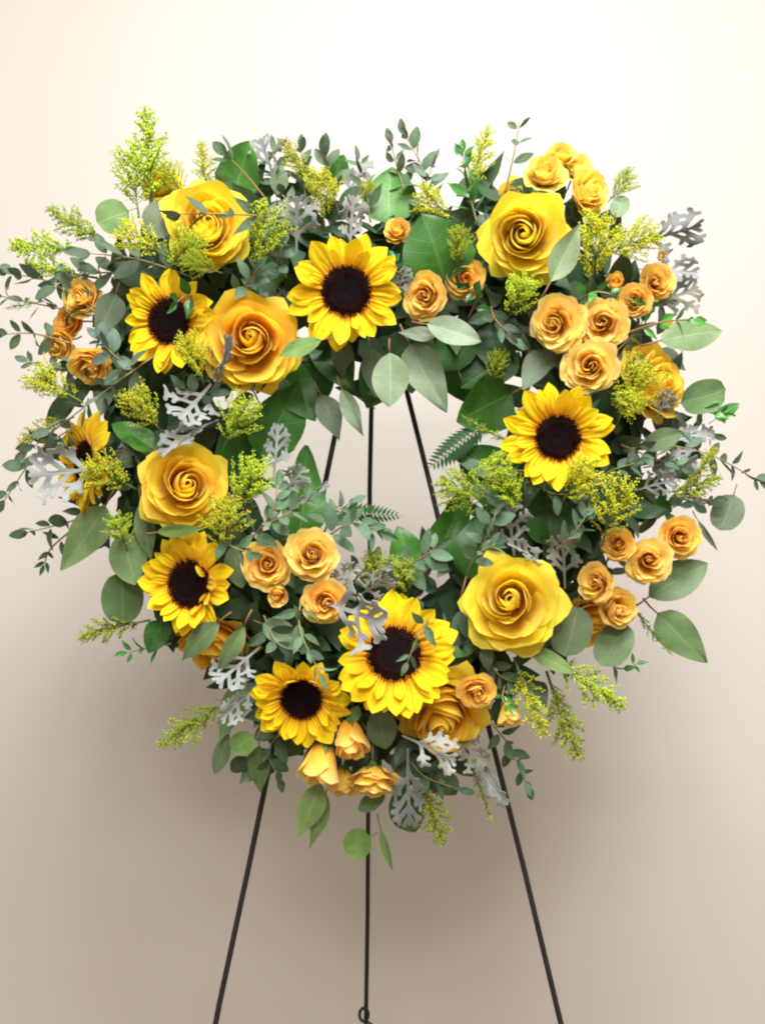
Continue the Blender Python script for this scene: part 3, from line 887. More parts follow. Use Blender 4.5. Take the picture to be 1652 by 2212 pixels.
# upper right corner
sp(1184, 360, -.01, 50, .25, .75, 'yellow spray rose tilted up, nearest above the lemon rose', YL)
sp(1213, 326, .01, 38, .1, .95, 'topmost small yellow spray rose of the upper right corner', YL)
sp(1250, 348, .015, 40, .35, .85, 'yellow spray rose between the topmost bloom and the rightmost bloom, upper right corner', YL)
sp(1283, 410, .0, 56, .75, .35, 'yellow spray rose turned right, lowest of the upper right corner group', YL)
# behind the green leaf
sp(858, 490, .01, 34, -.1, .6, 'orange spray rose peeking over the left edge of the dark green leaf', OR)
sp(946, 505, .01, 48, .4, .3, 'apricot spray rose peeking out right of the dark green leaf', OR)
sp(915, 640, -.045, 52, -.25, .0, 'apricot spray rose beside the right petals of the notch sunflower', AP)
sp(1003, 598, -.02, 46, .05, .1, 'orange spray rose half covered by dark leaves, left of the lemon rose', OR)
# right lobe
sp(1328, 606, -.02, 30, -.1, .5, 'small orange bud left of the two spray roses on the right edge', OR, 'bud')
sp(1423, 607, -.01, 42, .25, .15, 'peach spray rose highest on the right edge beside silver leaves', AP)
sp(1372, 648, -.02, 42, .0, .1, 'orange spray rose crossed by green leaf tips above the right trio', OR)
sp(1430, 551, .03, 16, .2, .4, 'tiny orange bud among silver leaves on the right edge', OR, 'bud')
sp(1200, 696, -.060, 64, -.10, .05, 'peach spray rose, left one of the trio above the right sunflower', PE)
sp(1303, 700, -.060, 62, .0, .0, 'peach spray rose, right one of the trio above the right sunflower', PE)
sp(1275, 793, -.065, 66, .0, -.02, 'peach spray rose, lowest one of the trio above the right sunflower', PE)
sp(1441, 700, .02, 20, .3, .3, 'tiny yellow bud under the green sprig on the right edge', YL, 'bud')
# lower right
sp(1335, 1174, -.03, 40, .0, .1, 'orange spray rose just under the goldenrod clump, lower right', OR)
sp(1470, 1160, -.01, 50, .2, .0, 'outermost orange spray rose on the lower right edge', OR)
sp(1402, 1215, -.03, 56, .12, -.05, 'tall apricot spray rose in the middle of the lower right group', PE)
sp(1280, 1260, -.035, 46, -.5, -.1, 'apricot spray rose next to the right petals of the largest rose', AP)
sp(1340, 1316, -.02, 50, .6, -.15, 'apricot spray rose lowest in the lower right group, green sepals showing', AP)
# bottom
sp(1034, 1502, -.055, 44, .2, -.55, 'orange spray rose hanging over the tilted golden rose at the bottom', OR)
sp(1100, 1552, -.03, 36, .1, -2.0, 'small peach bud hanging beside the goldenrod plume at the lower right', AP, 'bud')
sp(688, 1672, -.035, 62, -.35, -2.0, 'half-open peach bud hanging below the lower sunflower, its green sepals on top', AP, 'bud')
sp(738, 1710, -.005, 46, -.2, -2.2, 'small peach bud between the two hanging blooms at the bottom', AP, 'bud')
sp(806, 1712, -.035, 60, .05, -2.2, 'lowest spray rose hanging upside down on the bottom point', AP)
sp(757, 1612, -.04, 56, .15, -1.8, 'orange bud hanging right of the lower sunflower', OR, 'bud')
# centre left
sp(675, 1197, -.060, 64, .05, .05, 'round peach spray rose at the lower left rim of the hole', PE)
sp(574, 1222, -.050, 58, -.1, .0, 'apricot spray rose left of the round peach one below the hole', AP)
sp(600, 1290, -.055, 34, -.1, -.45, 'small peach bud below the pair of spray roses, left of centre', AP, 'bud')
sp(700, 1302, -.060, 50, .0, -.1, 'orange spray rose left of the largest sunflower', OR)
# left edge
sp(170, 637, .0, 46, -.45, .35, 'orange spray rose highest on the left edge', OR)
sp(137, 694, .02, 44, -.9, .0, 'orange spray rose turned away on the left edge, second from top', OR)
sp(122, 745, .02, 40, -.6, -.2, 'orange spray rose behind small leaves on the left edge', OR)
sp(192, 798, .0, 50, -.3, -.85, 'orange spray rose facing down, lowest on the left edge', OR)

# ================================================================== big green leaves
def sal(p0, p1, w, label, roll=0, tint=(1, 1, 1), var=None): leaf('salal', p0, p1, w, label, roll, tint, var, 'salal_leaf', 'leaf', 'broad green leaves in the wreath', True)  # leaves labelled shadowed have their shade put into a darker tint
sal((962, 610, -.02), (915, 455, -.045), 165, 'broad dark green pointed leaf right above the notch sunflower', .35, (.75, .8, .7), 2)
sal((842, 485, .03), (836, 352, .03), 128, 'large rounded bright green leaf standing at the top centre', 0, (1.7, 1.5, 1.5), 1)
sal((500, 425, .03), (546, 306, .02), 105, 'pointed green leaf standing above the bright rose, top left', -.3, (1.5, 1.35, 1.4), 3)
sal((715, 400, .04), (738, 330, .03), 60, 'small green leaf tip between silver leaves at the top', .2, (1.5, 1.5, 1.2), 0)
sal((560, 985, .0), (656, 820, -.01), 130, 'broad dark green leaf left of the hole, under the golden rose', .3, (.9, .9, .9), 4)
sal((600, 800, .02), (690, 900, .0), 100, 'dark green leaf hanging at the upper left corner of the hole', -.2, (.7, .75, .7), 1)
sal((640, 1165, .015), (690, 955, .01), 105, 'tall green leaf along the left rim of the hole, crossing the easel leg', .4, (1.0, 1.0, .9), 5)
sal((520, 1050, .01), (505, 880, .0), 110, 'shadowed green leaf between the left rose and the hole', .2, (.6, .7, .6), 0)
sal((330, 968, -.03), (238, 905, -.03), 60, 'bright green folded leaf above the left rose', .5, (1.3, 1.35, .9), 2)
sal((1105, 850, .03), (980, 905, .02), 135, 'dark green leaf at the upper right corner of the hole', -.2, (.7, .75, .6), 3)
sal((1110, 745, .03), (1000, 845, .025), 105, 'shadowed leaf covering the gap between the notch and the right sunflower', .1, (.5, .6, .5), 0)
sal((1120, 1015, .02), (965, 975, .015), 80, 'dark leaf behind the fern at the right rim of the hole', .2, (.55, .65, .55), 4)
sal((1120, 1100, .02), (985, 1000, .015), 85, 'green leaf behind the goldenrod at the right rim of the hole', -.2, (.7, .8, .65), 5)
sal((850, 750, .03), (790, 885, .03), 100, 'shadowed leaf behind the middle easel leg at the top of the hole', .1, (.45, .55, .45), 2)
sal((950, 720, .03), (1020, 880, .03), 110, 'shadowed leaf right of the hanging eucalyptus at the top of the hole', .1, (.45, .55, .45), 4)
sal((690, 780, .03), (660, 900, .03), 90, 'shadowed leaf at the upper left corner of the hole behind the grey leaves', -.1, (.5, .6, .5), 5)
sal((1190, 1180, -.0), (1175, 1040, -.0), 110, 'dark green leaf under the right sunflower', .2, (.6, .7, .6), 1)
sal((895, 1245, .005), (856, 1132, .0), 85, 'pointed green leaf rising at the bottom of the hole', .1, (.9, .95, .8), 4)
sal((930, 1215, .02), (1030, 1055, .0), 90, 'long green leaf at the lower right rim of the hole, across the easel leg', .3, (.95, 1.0, .9), 5)
sal((1005, 1250, .0), (1060, 1080, .0), 90, 'green leaf behind eucalyptus above the largest rose', -.3, (.7, .8, .7), 2)
sal((1545, 905, .05), (1597, 868, .05), 34, 'pale green leaf tip at the far right edge', .3, (2.2, 2.0, 3.0), 0)
sal((1350, 1060, .02), (1450, 1110, .01), 90, 'dark green leaf behind the lower right spray roses', .0, (.6, .7, .6), 3)
sal((350, 1340, .01), (325, 1415, .0), 60, 'small dark green leaf under the lower left sunflower', .1, (.8, .9, .9), 1)
sal((1020, 1370, .0), (960, 1420, -.02), 70, 'dark green leaf between the largest sunflower and the largest rose', .3, (.8, .9, .7), 4)
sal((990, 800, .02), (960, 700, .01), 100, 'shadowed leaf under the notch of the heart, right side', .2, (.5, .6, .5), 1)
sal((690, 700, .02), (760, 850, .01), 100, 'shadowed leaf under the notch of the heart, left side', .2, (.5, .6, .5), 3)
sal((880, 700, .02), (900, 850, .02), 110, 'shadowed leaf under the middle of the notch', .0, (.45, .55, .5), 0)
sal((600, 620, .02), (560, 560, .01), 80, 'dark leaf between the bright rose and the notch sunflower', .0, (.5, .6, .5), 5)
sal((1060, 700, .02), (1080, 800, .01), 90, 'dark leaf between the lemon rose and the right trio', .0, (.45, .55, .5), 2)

# ================================================================== large eucalyptus leaves
D = leaf  # for leaves labelled shaded, the low tint carries the shade
D('round', (278, 455, .0), (208, 480, -.01), 74, 'round olive eucalyptus leaf at the top left shoulder beside goldenrod', .2, (.75, .95, .55))
D('round', (372, 440, -.01), (318, 505, -.01), 80, 'grey round eucalyptus leaf left of the bright rose', .2, (.9, .9, 1.0))
D('ovate', (250, 635, .0), (215, 730, -.01), 72, 'grey oval eucalyptus leaf left of the upper left sunflower', -.2, (.62, .66, .72))
D('lance', (1188, 608, -.08), (1258, 482, -.085), 66, 'grey-green eucalyptus leaf lying over the right of the lemon rose', .1, (1.1, 1.1, 1.0))
D('oval', (922, 700, -.05), (1044, 728, -.06), 66, 'pale oval eucalyptus leaf below the apricot spray rose at the notch', -.3, (1.15, 1.15, 1.25))
D('lance', (945, 722, -.04), (858, 722, -.04), 36, 'narrow grey eucalyptus leaf right under the notch sunflower', .3, (1.0, 1.0, 1.1))
D('oval', (842, 762, -.045), (848, 880, -.05), 86, 'pale oval eucalyptus leaf hanging at the top of the hole', .1, (1.25, 1.25, 1.3), 1)
D('ovate', (885, 742, -.03), (960, 896, -.03), 96, 'broad grey-green eucalyptus leaf hanging right of the pale oval one', -.1, (.85, .88, .85))
D('lance', (738, 840, -.02), (782, 945, -.03), 44, 'narrow grey eucalyptus leaf hanging at the top of the hole by the easel leg', .2, (.95, .95, 1.0))
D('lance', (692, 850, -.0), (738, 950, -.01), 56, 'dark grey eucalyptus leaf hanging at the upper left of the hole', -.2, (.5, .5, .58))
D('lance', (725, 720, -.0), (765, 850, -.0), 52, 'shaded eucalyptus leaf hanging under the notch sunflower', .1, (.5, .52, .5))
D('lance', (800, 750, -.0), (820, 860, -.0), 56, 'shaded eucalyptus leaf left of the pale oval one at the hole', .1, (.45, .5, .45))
D('oval', (694, 735, -.075), (595, 764, -.08), 44, 'green eucalyptus leaf lying over the lower right of the golden rose', .4, (.85, 1.1, .5))
D('ovate', (1175, 755, -.02), (1135, 845, -.03), 66, 'grey eucalyptus leaf left of the right sunflower top', .1, (.7, .75, .75))
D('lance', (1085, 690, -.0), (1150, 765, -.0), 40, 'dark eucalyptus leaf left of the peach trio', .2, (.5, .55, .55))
D('oval', (1425, 735, -.01), (1560, 705, .0), 78, 'broad pale green eucalyptus leaf sticking out on the right edge', -.3, (1.05, 1.15, .9), 0)
D('round', (1468, 870, .0), (1566, 845, .01), 78, 'round green eucalyptus leaf at the right edge below the side-on rose', .1, (.7, .9, .6))
D('oval', (1380, 965, -.02), (1482, 930, -.02), 52, 'pale eucalyptus leaf right of the right sunflower', .3, (1.0, 1.1, .95))
D('round', (1585, 1068, .03), (1560, 1148, .03), 72, 'grey round eucalyptus leaf alone at the right edge', -.1, (.85, .88, .95))
D('oval', (1400, 1290, .01), (1530, 1205, .01), 88, 'broad dark eucalyptus leaf behind the outer spray roses, lower right', .0, (.62, .75, .6))
D('round', (1350, 1345, -.0), (1305, 1442, -.01), 82, 'round dark eucalyptus leaf below the lowest spray rose, lower right', .1, (.62, .78, .5))
D('round', (1248, 1310, -.02), (1225, 1420, -.02), 92, 'round grey eucalyptus leaf touching the right side of the largest rose', -.2, (.72, .76, .70))
D('ovate', (1420, 1325, .02), (1534, 1440, .01), 84, 'pointed green eucalyptus leaf sticking out at the lower right edge', .1, (.8, .98, .7), 2)
D('oval', (1140, 1405, -.03), (1248, 1450, -.03), 44, 'green eucalyptus leaf under the largest rose', -.3, (.85, 1.0, .6))
D('ovate', (228, 1092, .0), (136, 1245, .0), 92, 'largest pale green eucalyptus leaf on the left edge, pointing down', -.1, (1.0, 1.18, .85), 1)
D('oval', (260, 1150, -.01), (300, 1262, -.01), 88, 'broad green eucalyptus leaf left of the lower left sunflower', .2, (.85, 1.0, .75))
D('round', (262, 1235, .01), (268, 1352, .01), 88, 'round dark green eucalyptus leaf under the broad one on the left edge', -.1, (.58, .76, .5))
D('lance', (305, 1085, -.01), (325, 1218, -.01), 48, 'narrow green eucalyptus leaf between the left rose and the left edge', .2, (.7, .8, .6))
D('lance', (338, 1150, -.05), (442, 1138, -.06), 32, 'olive eucalyptus leaf just under the left rose', .3, (.9, 1.1, .5))
D('lance', (472, 1345, -.05), (380, 1430, -.05), 56, 'dark eucalyptus leaf crossing below the lower left sunflower', .4, (.55, .65, .45))
D('lance', (528, 1350, -.05), (467, 1465, -.05), 40, 'narrow eucalyptus leaf hanging over the down-facing golden rose', -.2, (.9, 1.0, .7))
D('oval', (815, 1530, -.03), (838, 1630, -.03), 72, 'grey oval eucalyptus leaf between the two lower sunflowers', .0, (.68, .74, .7))
D('oval', (775, 1525, -.035), (752, 1568, -.04), 30, 'small green eucalyptus leaf beside the lower sunflower', .1, (.8, 1.0, .6))
D('lance', (692, 1690, -.01), (650, 1818, -.01), 62, 'pale green eucalyptus leaf hanging lowest left of the bottom point', .1, (1.15, 1.3, .75), 0)
D('lance', (705, 1715, .0), (675, 1840, .0), 42, 'narrower eucalyptus leaf hanging behind the pale green one at the bottom', -.5, (.9, 1.05, .6))
D('round', (800, 1808, .02), (744, 1838, .02), 68, 'bright green round eucalyptus leaf hanging by the middle easel leg', .1, (.85, 1.2, .4))
D('oval', (860, 1700, -.0), (905, 1812, -.0), 86, 'dark eucalyptus leaf behind the hanging silver leaf at the bottom', .0, (.5, .66, .4))
D('oval', (945, 1668, .0), (988, 1726, .0), 60, 'dark green eucalyptus leaf right of the hanging silver leaf', .3, (.5, .62, .45))
D('oval', (832, 1715, -.01), (768, 1752, -.01), 40, 'green eucalyptus leaf under the lowest spray rose', .3, (.7, .9, .6))
D('lance', (522, 1465, -.01), (482, 1610, -.01), 60, 'pale eucalyptus leaf left of the lower sunflower', -.2, (.85, 1.0, .75))
D('round', (548, 1590, -.01), (500, 1625, -.01), 56, 'small round green eucalyptus leaf left of the lower sunflower', .0, (.75, 1.0, .5))
D('oval', (495, 1585, .0), (462, 1680, .0), 40, 'grey eucalyptus leaf at the lower left bottom edge', .3, (.62, .7, .6))
D('oval', (535, 1635, .0), (490, 1675, .01), 38, 'nearly black eucalyptus leaf at the lower left bottom edge', .0, (.28, .32, .24))
D('lance', (560, 1610, .0), (558, 1712, .01), 52, 'dark green eucalyptus leaf hanging in front of the left easel leg', .1, (.5, .7, .35))
D('lance', (822, 1790, .0), (848, 1895, .0), 18, 'thin small leaf hanging on a fine stalk at the very bottom', .2, (.9, 1.15, .6))
D('round', (568, 1348, -.04), (640, 1378, -.04), 56, 'grey round eucalyptus leaf under the small bud, left of centre', -.1, (.72, .8, .75))
D('oval', (500, 1180, -.03), (530, 1270, -.03), 60, 'grey-green eucalyptus leaf left of the apricot spray rose', .1, (.75, .82, .7))
D('lance', (1045, 1390, -.03), (1062, 1460, -.03), 34, 'narrow grey eucalyptus leaf at the lower left of the largest rose', -.2, (.7, .74, .75))
D('lance', (598, 420, .02), (610, 345, .01), 44, 'upright grey eucalyptus leaf right of the bright rose', .2, (.8, .85, .75))
D('lance', (560, 520, -.0), (590, 430, .0), 46, 'dark eucalyptus leaf between the bright rose and the big silver leaf', -.2, (.6, .66, .55))
D('round', (1330, 470, .02), (1345, 418, .03), 44, 'grey round eucalyptus leaf behind the upper right spray roses', .0, (.8, .9, .85))
D('lance', (1390, 1060, .01), (1475, 1090, .01), 36, 'dark eucalyptus leaf behind the silver leaves on the right', .2, (.5, .6, .5))
D('lance', (1508, 1125, .03), (1552, 1198, .03), 14, 'thin curved grey leaf sticking out behind the outermost spray rose', .2, (.8, .85, .9))
D('ovate', (640, 1600, .01), (615, 1640, .01), 50, 'dark leaf under the lower sunflower beside the left easel leg', .0, (.5, .6, .45))

# ================================================================== small-leaved sprigs
E = sprig
E([(925, 440, .03), (915, 370, .02), (875, 290, .02)], 62, 6, 'eucalyptus sprig with dark pointed leaves standing at the top right of centre', 'euc', (.8, .9, .85))
E([(1090, 420, .03), (1108, 340, .02), (1122, 262, .02)], 46, 3, 'thin eucalyptus sprig with paired round leaves, topmost at the right', 'euc', (.8, .95, .75), spread=66, start=.3, tipleaf=False)
E([(575, 430, .0), (525, 370, .0), (490, 335, .0)], 70, 1, 'eucalyptus sprig with one dark leaf above the bright rose', 'euc', (.6, .8, .55), start=.6)
E([(615, 470, -.06), (500, 462, -.10), (365, 462, -.10)], 66, 4, 'thin eucalyptus sprig lying across the bright yellow rose', 'eucn', (.75, .85, .65), start=.15, spread=50, flat=.35, tipleaf=False)
E([(230, 690, .0), (110, 610, .01), (15, 590, .02)], 60, 7, 'eucalyptus sprig reaching out at the left edge below the goldenrod', 'euc', (.75, .85, .75))
E([(200, 680, .0), (100, 660, .02), (5, 640, .03)], 52, 5, 'dark eucalyptus sprig at the left edge beside the highest spray rose', 'eucn', (.6, .7, .6))
E([(150, 740, .0), (70, 720, .02), (5, 722, .02)], 50, 4, 'eucalyptus sprig with small leaves at the left edge beside the spray roses', 'euc', (.75, .85, .65))
E([(330, 770, -.03), (220, 850, -.04), (60, 975, .0)], 66, 8, 'long eucalyptus branch crossing diagonally on the left side', 'euc', (1.0, 1.0, 1.05), flat=.5)
E([(200, 900, .01), (90, 970, .02), (10, 1080, .03)], 60, 7, 'eucalyptus sprig bending down at the left edge by the silver leaf', 'euc', (.8, .9, .8))
E([(230, 1100, .02), (140, 1130, .02), (60, 1150, .02)], 62, 4, 'dark eucalyptus sprig sticking out left above the largest pale leaf', 'euc', (.55, .7, .5))
E([(160, 1140, .03), (110, 1185, .03), (95, 1220, .03)], 40, 3, 'small dark eucalyptus sprig under the left edge sprig', 'eucn', (.6, .7, .6))
E([(420, 600, -.01), (300, 560, -.01), (180, 545, -.01)], 66, 6, 'eucalyptus sprig above the upper left sunflower', 'euc', (.85, .92, .85))
E([(440, 640, -.02), (400, 640, -.06), (380, 655, -.07)], 50, 2, 'short dark green sprig over the upper left sunflower', 'glossy', (.55, .7, .6))
E([(500, 640, -.02), (535, 610, -.05), (555, 580, -.06)], 54, 5, 'eucalyptus tuft between the bright rose and the golden rose', 'euc', (.8, 1.0, .85))
E([(300, 810, -.02), (250, 770, -.05), (215, 735, -.05)], 58, 5, 'blue-grey eucalyptus tuft left of the upper left sunflower', 'euc', (.8, .88, 1.0))
E([(645, 470, .02), (600, 400, .02), (590, 330, .02)], 62, 6, 'upright eucalyptus sprig behind the big silver leaf at the top', 'eucn', (.85, .95, .8))
E([(735, 470, .02), (715, 400, .01), (705, 330, .01)], 66, 6, 'eucalyptus sprig standing between goldenrod and silver leaves at the top centre', 'euc', (.8, .9, .85))
E([(940, 470, .01), (920, 410, .0), (935, 350, .0)], 56, 4, 'grey eucalyptus sprig beside the rounded bright green leaf', 'eucn', (.8, .88, .9))
E([(520, 1190, -.03), (585, 1110, -.05), (600, 1050, -.04)], 58, 5, 'eucalyptus sprig at the lower left rim of the hole above the spray roses', 'euc', (.85, 1.05, .9))
E([(560, 1140, -.04), (620, 1110, -.06), (665, 1080, -.05)], 52, 5, 'eucalyptus sprig over the left rim of the hole with blue-green leaves', 'euc', (.95, 1.08, 1.0))
E([(690, 1170, -.03), (760, 1130, -.05), (820, 1150, -.05)], 62, 6, 'eucalyptus sprig at the bottom of the hole right of the round peach spray rose', 'euc', (.8, 1.05, .9))
E([(860, 1240, -.03), (910, 1205, -.05), (940, 1185, -.05)], 60, 5, 'eucalyptus tuft at the bottom of the hole near the middle easel leg', 'euc', (.8, 1.0, .9))
E([(480, 1160, -.04), (500, 1180, -.07), (540, 1195, -.07)], 46, 4, 'small eucalyptus tuft left of the apricot spray rose', 'euc', (.8, 1.0, .85))
E([(650, 1290, -.04), (648, 1360, -.09), (690, 1455, -.10)], 56, 5, 'eucalyptus sprig hanging down between the spray roses and the lower sunflower', 'eucn', (.9, 1.08, .85), flat=.4)
E([(570, 1330, -.03), (600, 1390, -.05), (660, 1410, -.05)], 60, 4, 'eucalyptus sprig above the lower sunflower', 'euc', (.65, .8, .72))
E([(930, 1330, -.04), (905, 1370, -.10), (880, 1430, -.11)], 50, 3, 'eucalyptus sprig hanging over the top of the largest sunflower', 'eucn', (.8, 1.0, .8))
E([(1440, 960, .0), (1540, 985, .01), (1640, 1040, .02)], 56, 7, 'eucalyptus sprig arching out at the far right edge', 'euc', (.8, .95, .85))
E([(1340, 960, -.01), (1400, 985, -.02), (1470, 1010, -.02)], 56, 5, 'eucalyptus sprig right of the right sunflower', 'euc', (.75, .88, .82))
E([(1200, 1190, -.03), (1240, 1150, -.06), (1265, 1115, -.06)], 54, 5, 'eucalyptus tuft between the right sunflower and the largest rose', 'euc', (.85, 1.05, .95))
E([(1030, 1200, -.01), (1060, 1140, -.04), (1075, 1090, -.04)], 54, 5, 'eucalyptus sprig rising above the largest rose', 'euc', (.75, .95, .85))
E([(1010, 1230, -.04), (1035, 1195, -.07), (1070, 1175, -.08)], 44, 3, 'short eucalyptus tuft touching the top of the largest rose', 'euc', (.8, 1.0, .9))
E([(1060, 1560, .0), (1105, 1620, .0), (1140, 1700, .0)], 50, 6, 'eucalyptus sprig hanging right of the right easel leg', 'euc', (.6, .8, .65))
E([(1150, 1010, -.02), (1180, 1060, -.04), (1240, 1070, -.05)], 50, 4, 'eucalyptus sprig under the right sunflower', 'euc', (.7, .85, .8))
E([(1010, 690, .0), (1030, 640, -.02), (1000, 620, -.05)], 46, 4, 'dark sprig over the half covered orange spray rose', 'glossy', (.4, .55, .5))
E([(800, 480, .02), (790, 410, .02), (775, 345, .02)], 54, 5, 'eucalyptus sprig left of the rounded bright green leaf', 'eucn', (.75, .9, .75))
E([(660, 430, .03), (655, 370, .03), (650, 320, .03)], 50, 4, 'eucalyptus sprig beside the goldenrod at the top left of centre', 'euc', (.8, .9, .8))
E([(880, 430, .03), (860, 370, .03), (845, 310, .03)], 52, 4, 'eucalyptus sprig with pale leaves above the rounded bright green leaf', 'euc', (.9, 1.0, .95))
E([(210, 800, .01), (130, 800, .02), (60, 780, .03)], 54, 5, 'eucalyptus sprig pointing left under the left edge spray roses', 'euc', (.75, .85, .8))
E([(280, 590, .0), (200, 590, .01), (120, 610, .01)], 58, 5, 'eucalyptus sprig above the highest left edge spray rose', 'euc', (.7, .82, .72))
E([(1400, 1120, .01), (1470, 1090, .02), (1540, 1080, .02)], 52, 4, 'eucalyptus sprig above the outermost lower right spray rose', 'euc', (.65, .8, .7))
E([(620, 1570, .01), (580, 1620, .0), (600, 1680, .0)], 54, 4, 'dark eucalyptus sprig hanging under the lower sunflower', 'euc', (.55, .72, .5))
E([(880, 1640, .01), (920, 1680, .0), (990, 1705, .0)], 54, 4, 'dark eucalyptus sprig right of the lowest spray rose', 'euc', (.55, .7, .55))
E([(1050, 1420, -.0), (1080, 1460, -.02), (1130, 1480, -.02)], 54, 4, 'eucalyptus sprig under the largest rose', 'euc', (.7, .85, .75))
E([(470, 880, -.01), (430, 860, -.04), (395, 835, -.05)], 52, 4, 'eucalyptus tuft under the upper left sunflower', 'euc', (.7, .82, .78))
E([(620, 600, -.0), (600, 570, -.03), (610, 530, -.04)], 52, 4, 'eucalyptus tuft left of the notch sunflower', 'euc', (.75, .9, .85))
E([(1060, 660, -.0), (1070, 690, -.03), (1110, 730, -.04)], 50, 4, 'eucalyptus tuft left of the peach trio', 'euc', (.6, .75, .7))
E([(760, 1260, -.01), (790, 1230, -.03), (840, 1215, -.04)], 52, 4, 'eucalyptus tuft between the spray roses and the largest sunflower', 'euc', (.75, .92, .85))
E([(700, 1150, .0), (720, 1110, -.01), (760, 1085, -.01)], 50, 4, 'eucalyptus sprig rising at the lower left of the hole', 'euc', (.85, 1.0, .9))
E([(1330, 760, .01), (1370, 720, .0), (1390, 690, .0)], 48, 4, 'dark eucalyptus sprig between the peach trio and the side-on rose', 'euc', (.6, .75, .6))
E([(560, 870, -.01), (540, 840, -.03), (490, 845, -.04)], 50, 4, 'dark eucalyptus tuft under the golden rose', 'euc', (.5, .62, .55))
E([(1260, 1120, -.01), (1300, 1030, -.02), (1370, 1000, -.03)], 50, 5, 'eucalyptus sprig below right of the right sunflower', 'euc', (.75, .9, .85))
E([(1430, 880, .01), (1470, 920, .02), (1540, 940, .02)], 48, 4, 'eucalyptus sprig under the round leaf at the right edge', 'euc', (.8, .92, .9))
GL = 'glossy green sprigs in the wreath'
def gl(*a, **k): sprig(*a, kind='glossy', name='glossy_leaf_sprig', cat='sprig', group=GL, **k)
gl([(1030, 480, .0), (1015, 420, .0), (1000, 330, .0)], 60, 7, 'upright glossy green sprig left of the lemon rose', tint=(1.0, 1.0, 1.0), spread=45)
gl([(1350, 720, -.04), (1430, 695, -.06), (1500, 690, -.05)], 52, 4, 'bright green sprig lying on the broad leaf at the right edge', tint=(1.3, 1.3, 1.0))
gl([(1250, 650, -.02), (1290, 630, -.05), (1370, 650, -.05)], 46, 4, 'bright green sprig over the small orange bud at the right', tint=(1.1, 1.2, 1.0))
gl([(1480, 870, .01), (1530, 890, .01), (1560, 895, .01)], 44, 3, 'green sprig below the round leaf at the right edge', tint=(1.2, 1.3, 1.0))
gl([(1300, 1430, .01), (1340, 1445, .01), (1375, 1435, .01)], 40, 3, 'small green sprig at the lower right beside the goldenrod plume', tint=(1.1, 1.2, 1.0))
gl([(370, 1390, .01), (320, 1400, .01), (275, 1410, .01)], 44, 3, 'green ivy-like sprig at the lower left edge', tint=(.9, 1.1, 1.0))
gl([(880, 620, -.01), (860, 590, -.03), (850, 560, -.03)], 40, 3, 'dark sprig behind the right petals of the notch sunflower', tint=(.6, .8, .7))
gl([(1090, 1480, -.02), (1085, 1510, -.04), (1100, 1530, -.05)], 36, 2, 'green sprig above the small peach bud at the lower right', tint=(.9, 1.1, 1.0))

# ================================================================== goldenrod
g = goldenrod
GRN = (.87, 1.0, .85); YEL = (1.02, 1.02, .75); DUL = (.75, .82, .8)
g('spike', (325, 470, .02), (332, 228, .02), 'plume standing tallest at the top left', GRN)
g('clump', (300, 470, .01), (282, 330, .02), 'side branch left of the tallest plume', GRN)
g('clump', (400, 440, .02), (360, 355, .02), 'sprig right of the tallest plume', YEL)
g('spike', (445, 430, .02), (440, 300, .02), 'upright sprig above the bright rose', YEL)
g('spike', (240, 530, .01), (100, 450, .02), 'plume pointing up left on the left shoulder', GRN)
g('spike', (180, 540, .01), (2, 522, .03), 'plume pointing straight left on the left shoulder', GRN)
g('spike', (210, 600, .01), (50, 575, .03), 'plume below the straight left plume', GRN)
g('clump', (370, 560, -.04), (262, 490, -.05), 'clump left of the bright rose, over the grey leaf', YEL)
g('clump', (350, 590, -.03), (420, 505, -.06), 'clump covering the lower left of the bright rose', GRN)
g('clump', (480, 590, -.05), (400, 560, -.07), 'clump between the bright rose and the upper left sunflower', GRN)
g('clump', (540, 600, -.04), (585, 455, -.08), 'clump right of the bright rose', GRN)
g('thin', (95, 650, .02), (5, 665, .03), 'wisp low on the left edge', GRN)
g('clump', (180, 870, .0), (70, 805, .01), 'clump under the left edge spray roses', YEL)
g('spike', (160, 900, .02), (25, 950, .02), 'sprig at the left edge above the edge-on sunflower', YEL)
g('clump', (355, 940, -.03), (280, 845, -.06), 'clump between the upper left sunflower and the left rose', YEL)
g('clump', (480, 970, -.03), (535, 870, -.06), 'clump right above the left rose', GRN)
g('clump', (500, 1110, -.03), (555, 1000, -.06), 'sprig right of the left rose', GRN)
g('clump', (470, 1195, -.04), (495, 1090, -.08), 'clump under the right of the left rose', YEL)
g('clump', (300, 1060, -.02), (190, 1000, -.05), 'clump over the edge-on sunflower', YEL)
g('clump', (275, 1190, -.01), (250, 1120, -.04), 'small clump by the large pale leaf', GRN)
g('clump', (440, 830, -.04), (405, 735, -.08), 'clump over the lower petals of the upper left sunflower', YEL)
g('spike', (675, 420, .02), (612, 283, .02), 'sprig standing at the top left of centre', YEL)
g('clump', (700, 500, .0), (695, 370, -.02), 'clump right of the big silver leaf', YEL)
g('clump', (770, 440, .0), (800, 395, .0), 'small tuft beside the rounded bright green leaf', YEL)
g('clump', (990, 480, -.01), (905, 415, -.02), 'clump above the dark pointed leaf at the notch', YEL)
g('spike', (1010, 430, .02), (1055, 265, .02), 'sprig standing left of the topmost thin sprig', YEL)
g('clump', (985, 580, -.02), (992, 500, -.05), 'small clump left of the lemon rose', DUL)
g('clump', (1270, 640, -.02), (1300, 470, -.05), 'large clump right of the lemon rose', YEL)
g('clump', (1290, 560, -.02), (1415, 500, -.03), 'clump pointing right from beside the lemon rose', YEL)
g('clump', (1310, 440, .03), (1365, 375, .03), 'tuft behind the upper right spray roses', GRN)
g('spike', (1335, 470, .03), (1345, 560, .03), 'sprig hanging behind the upper right spray roses', GRN)
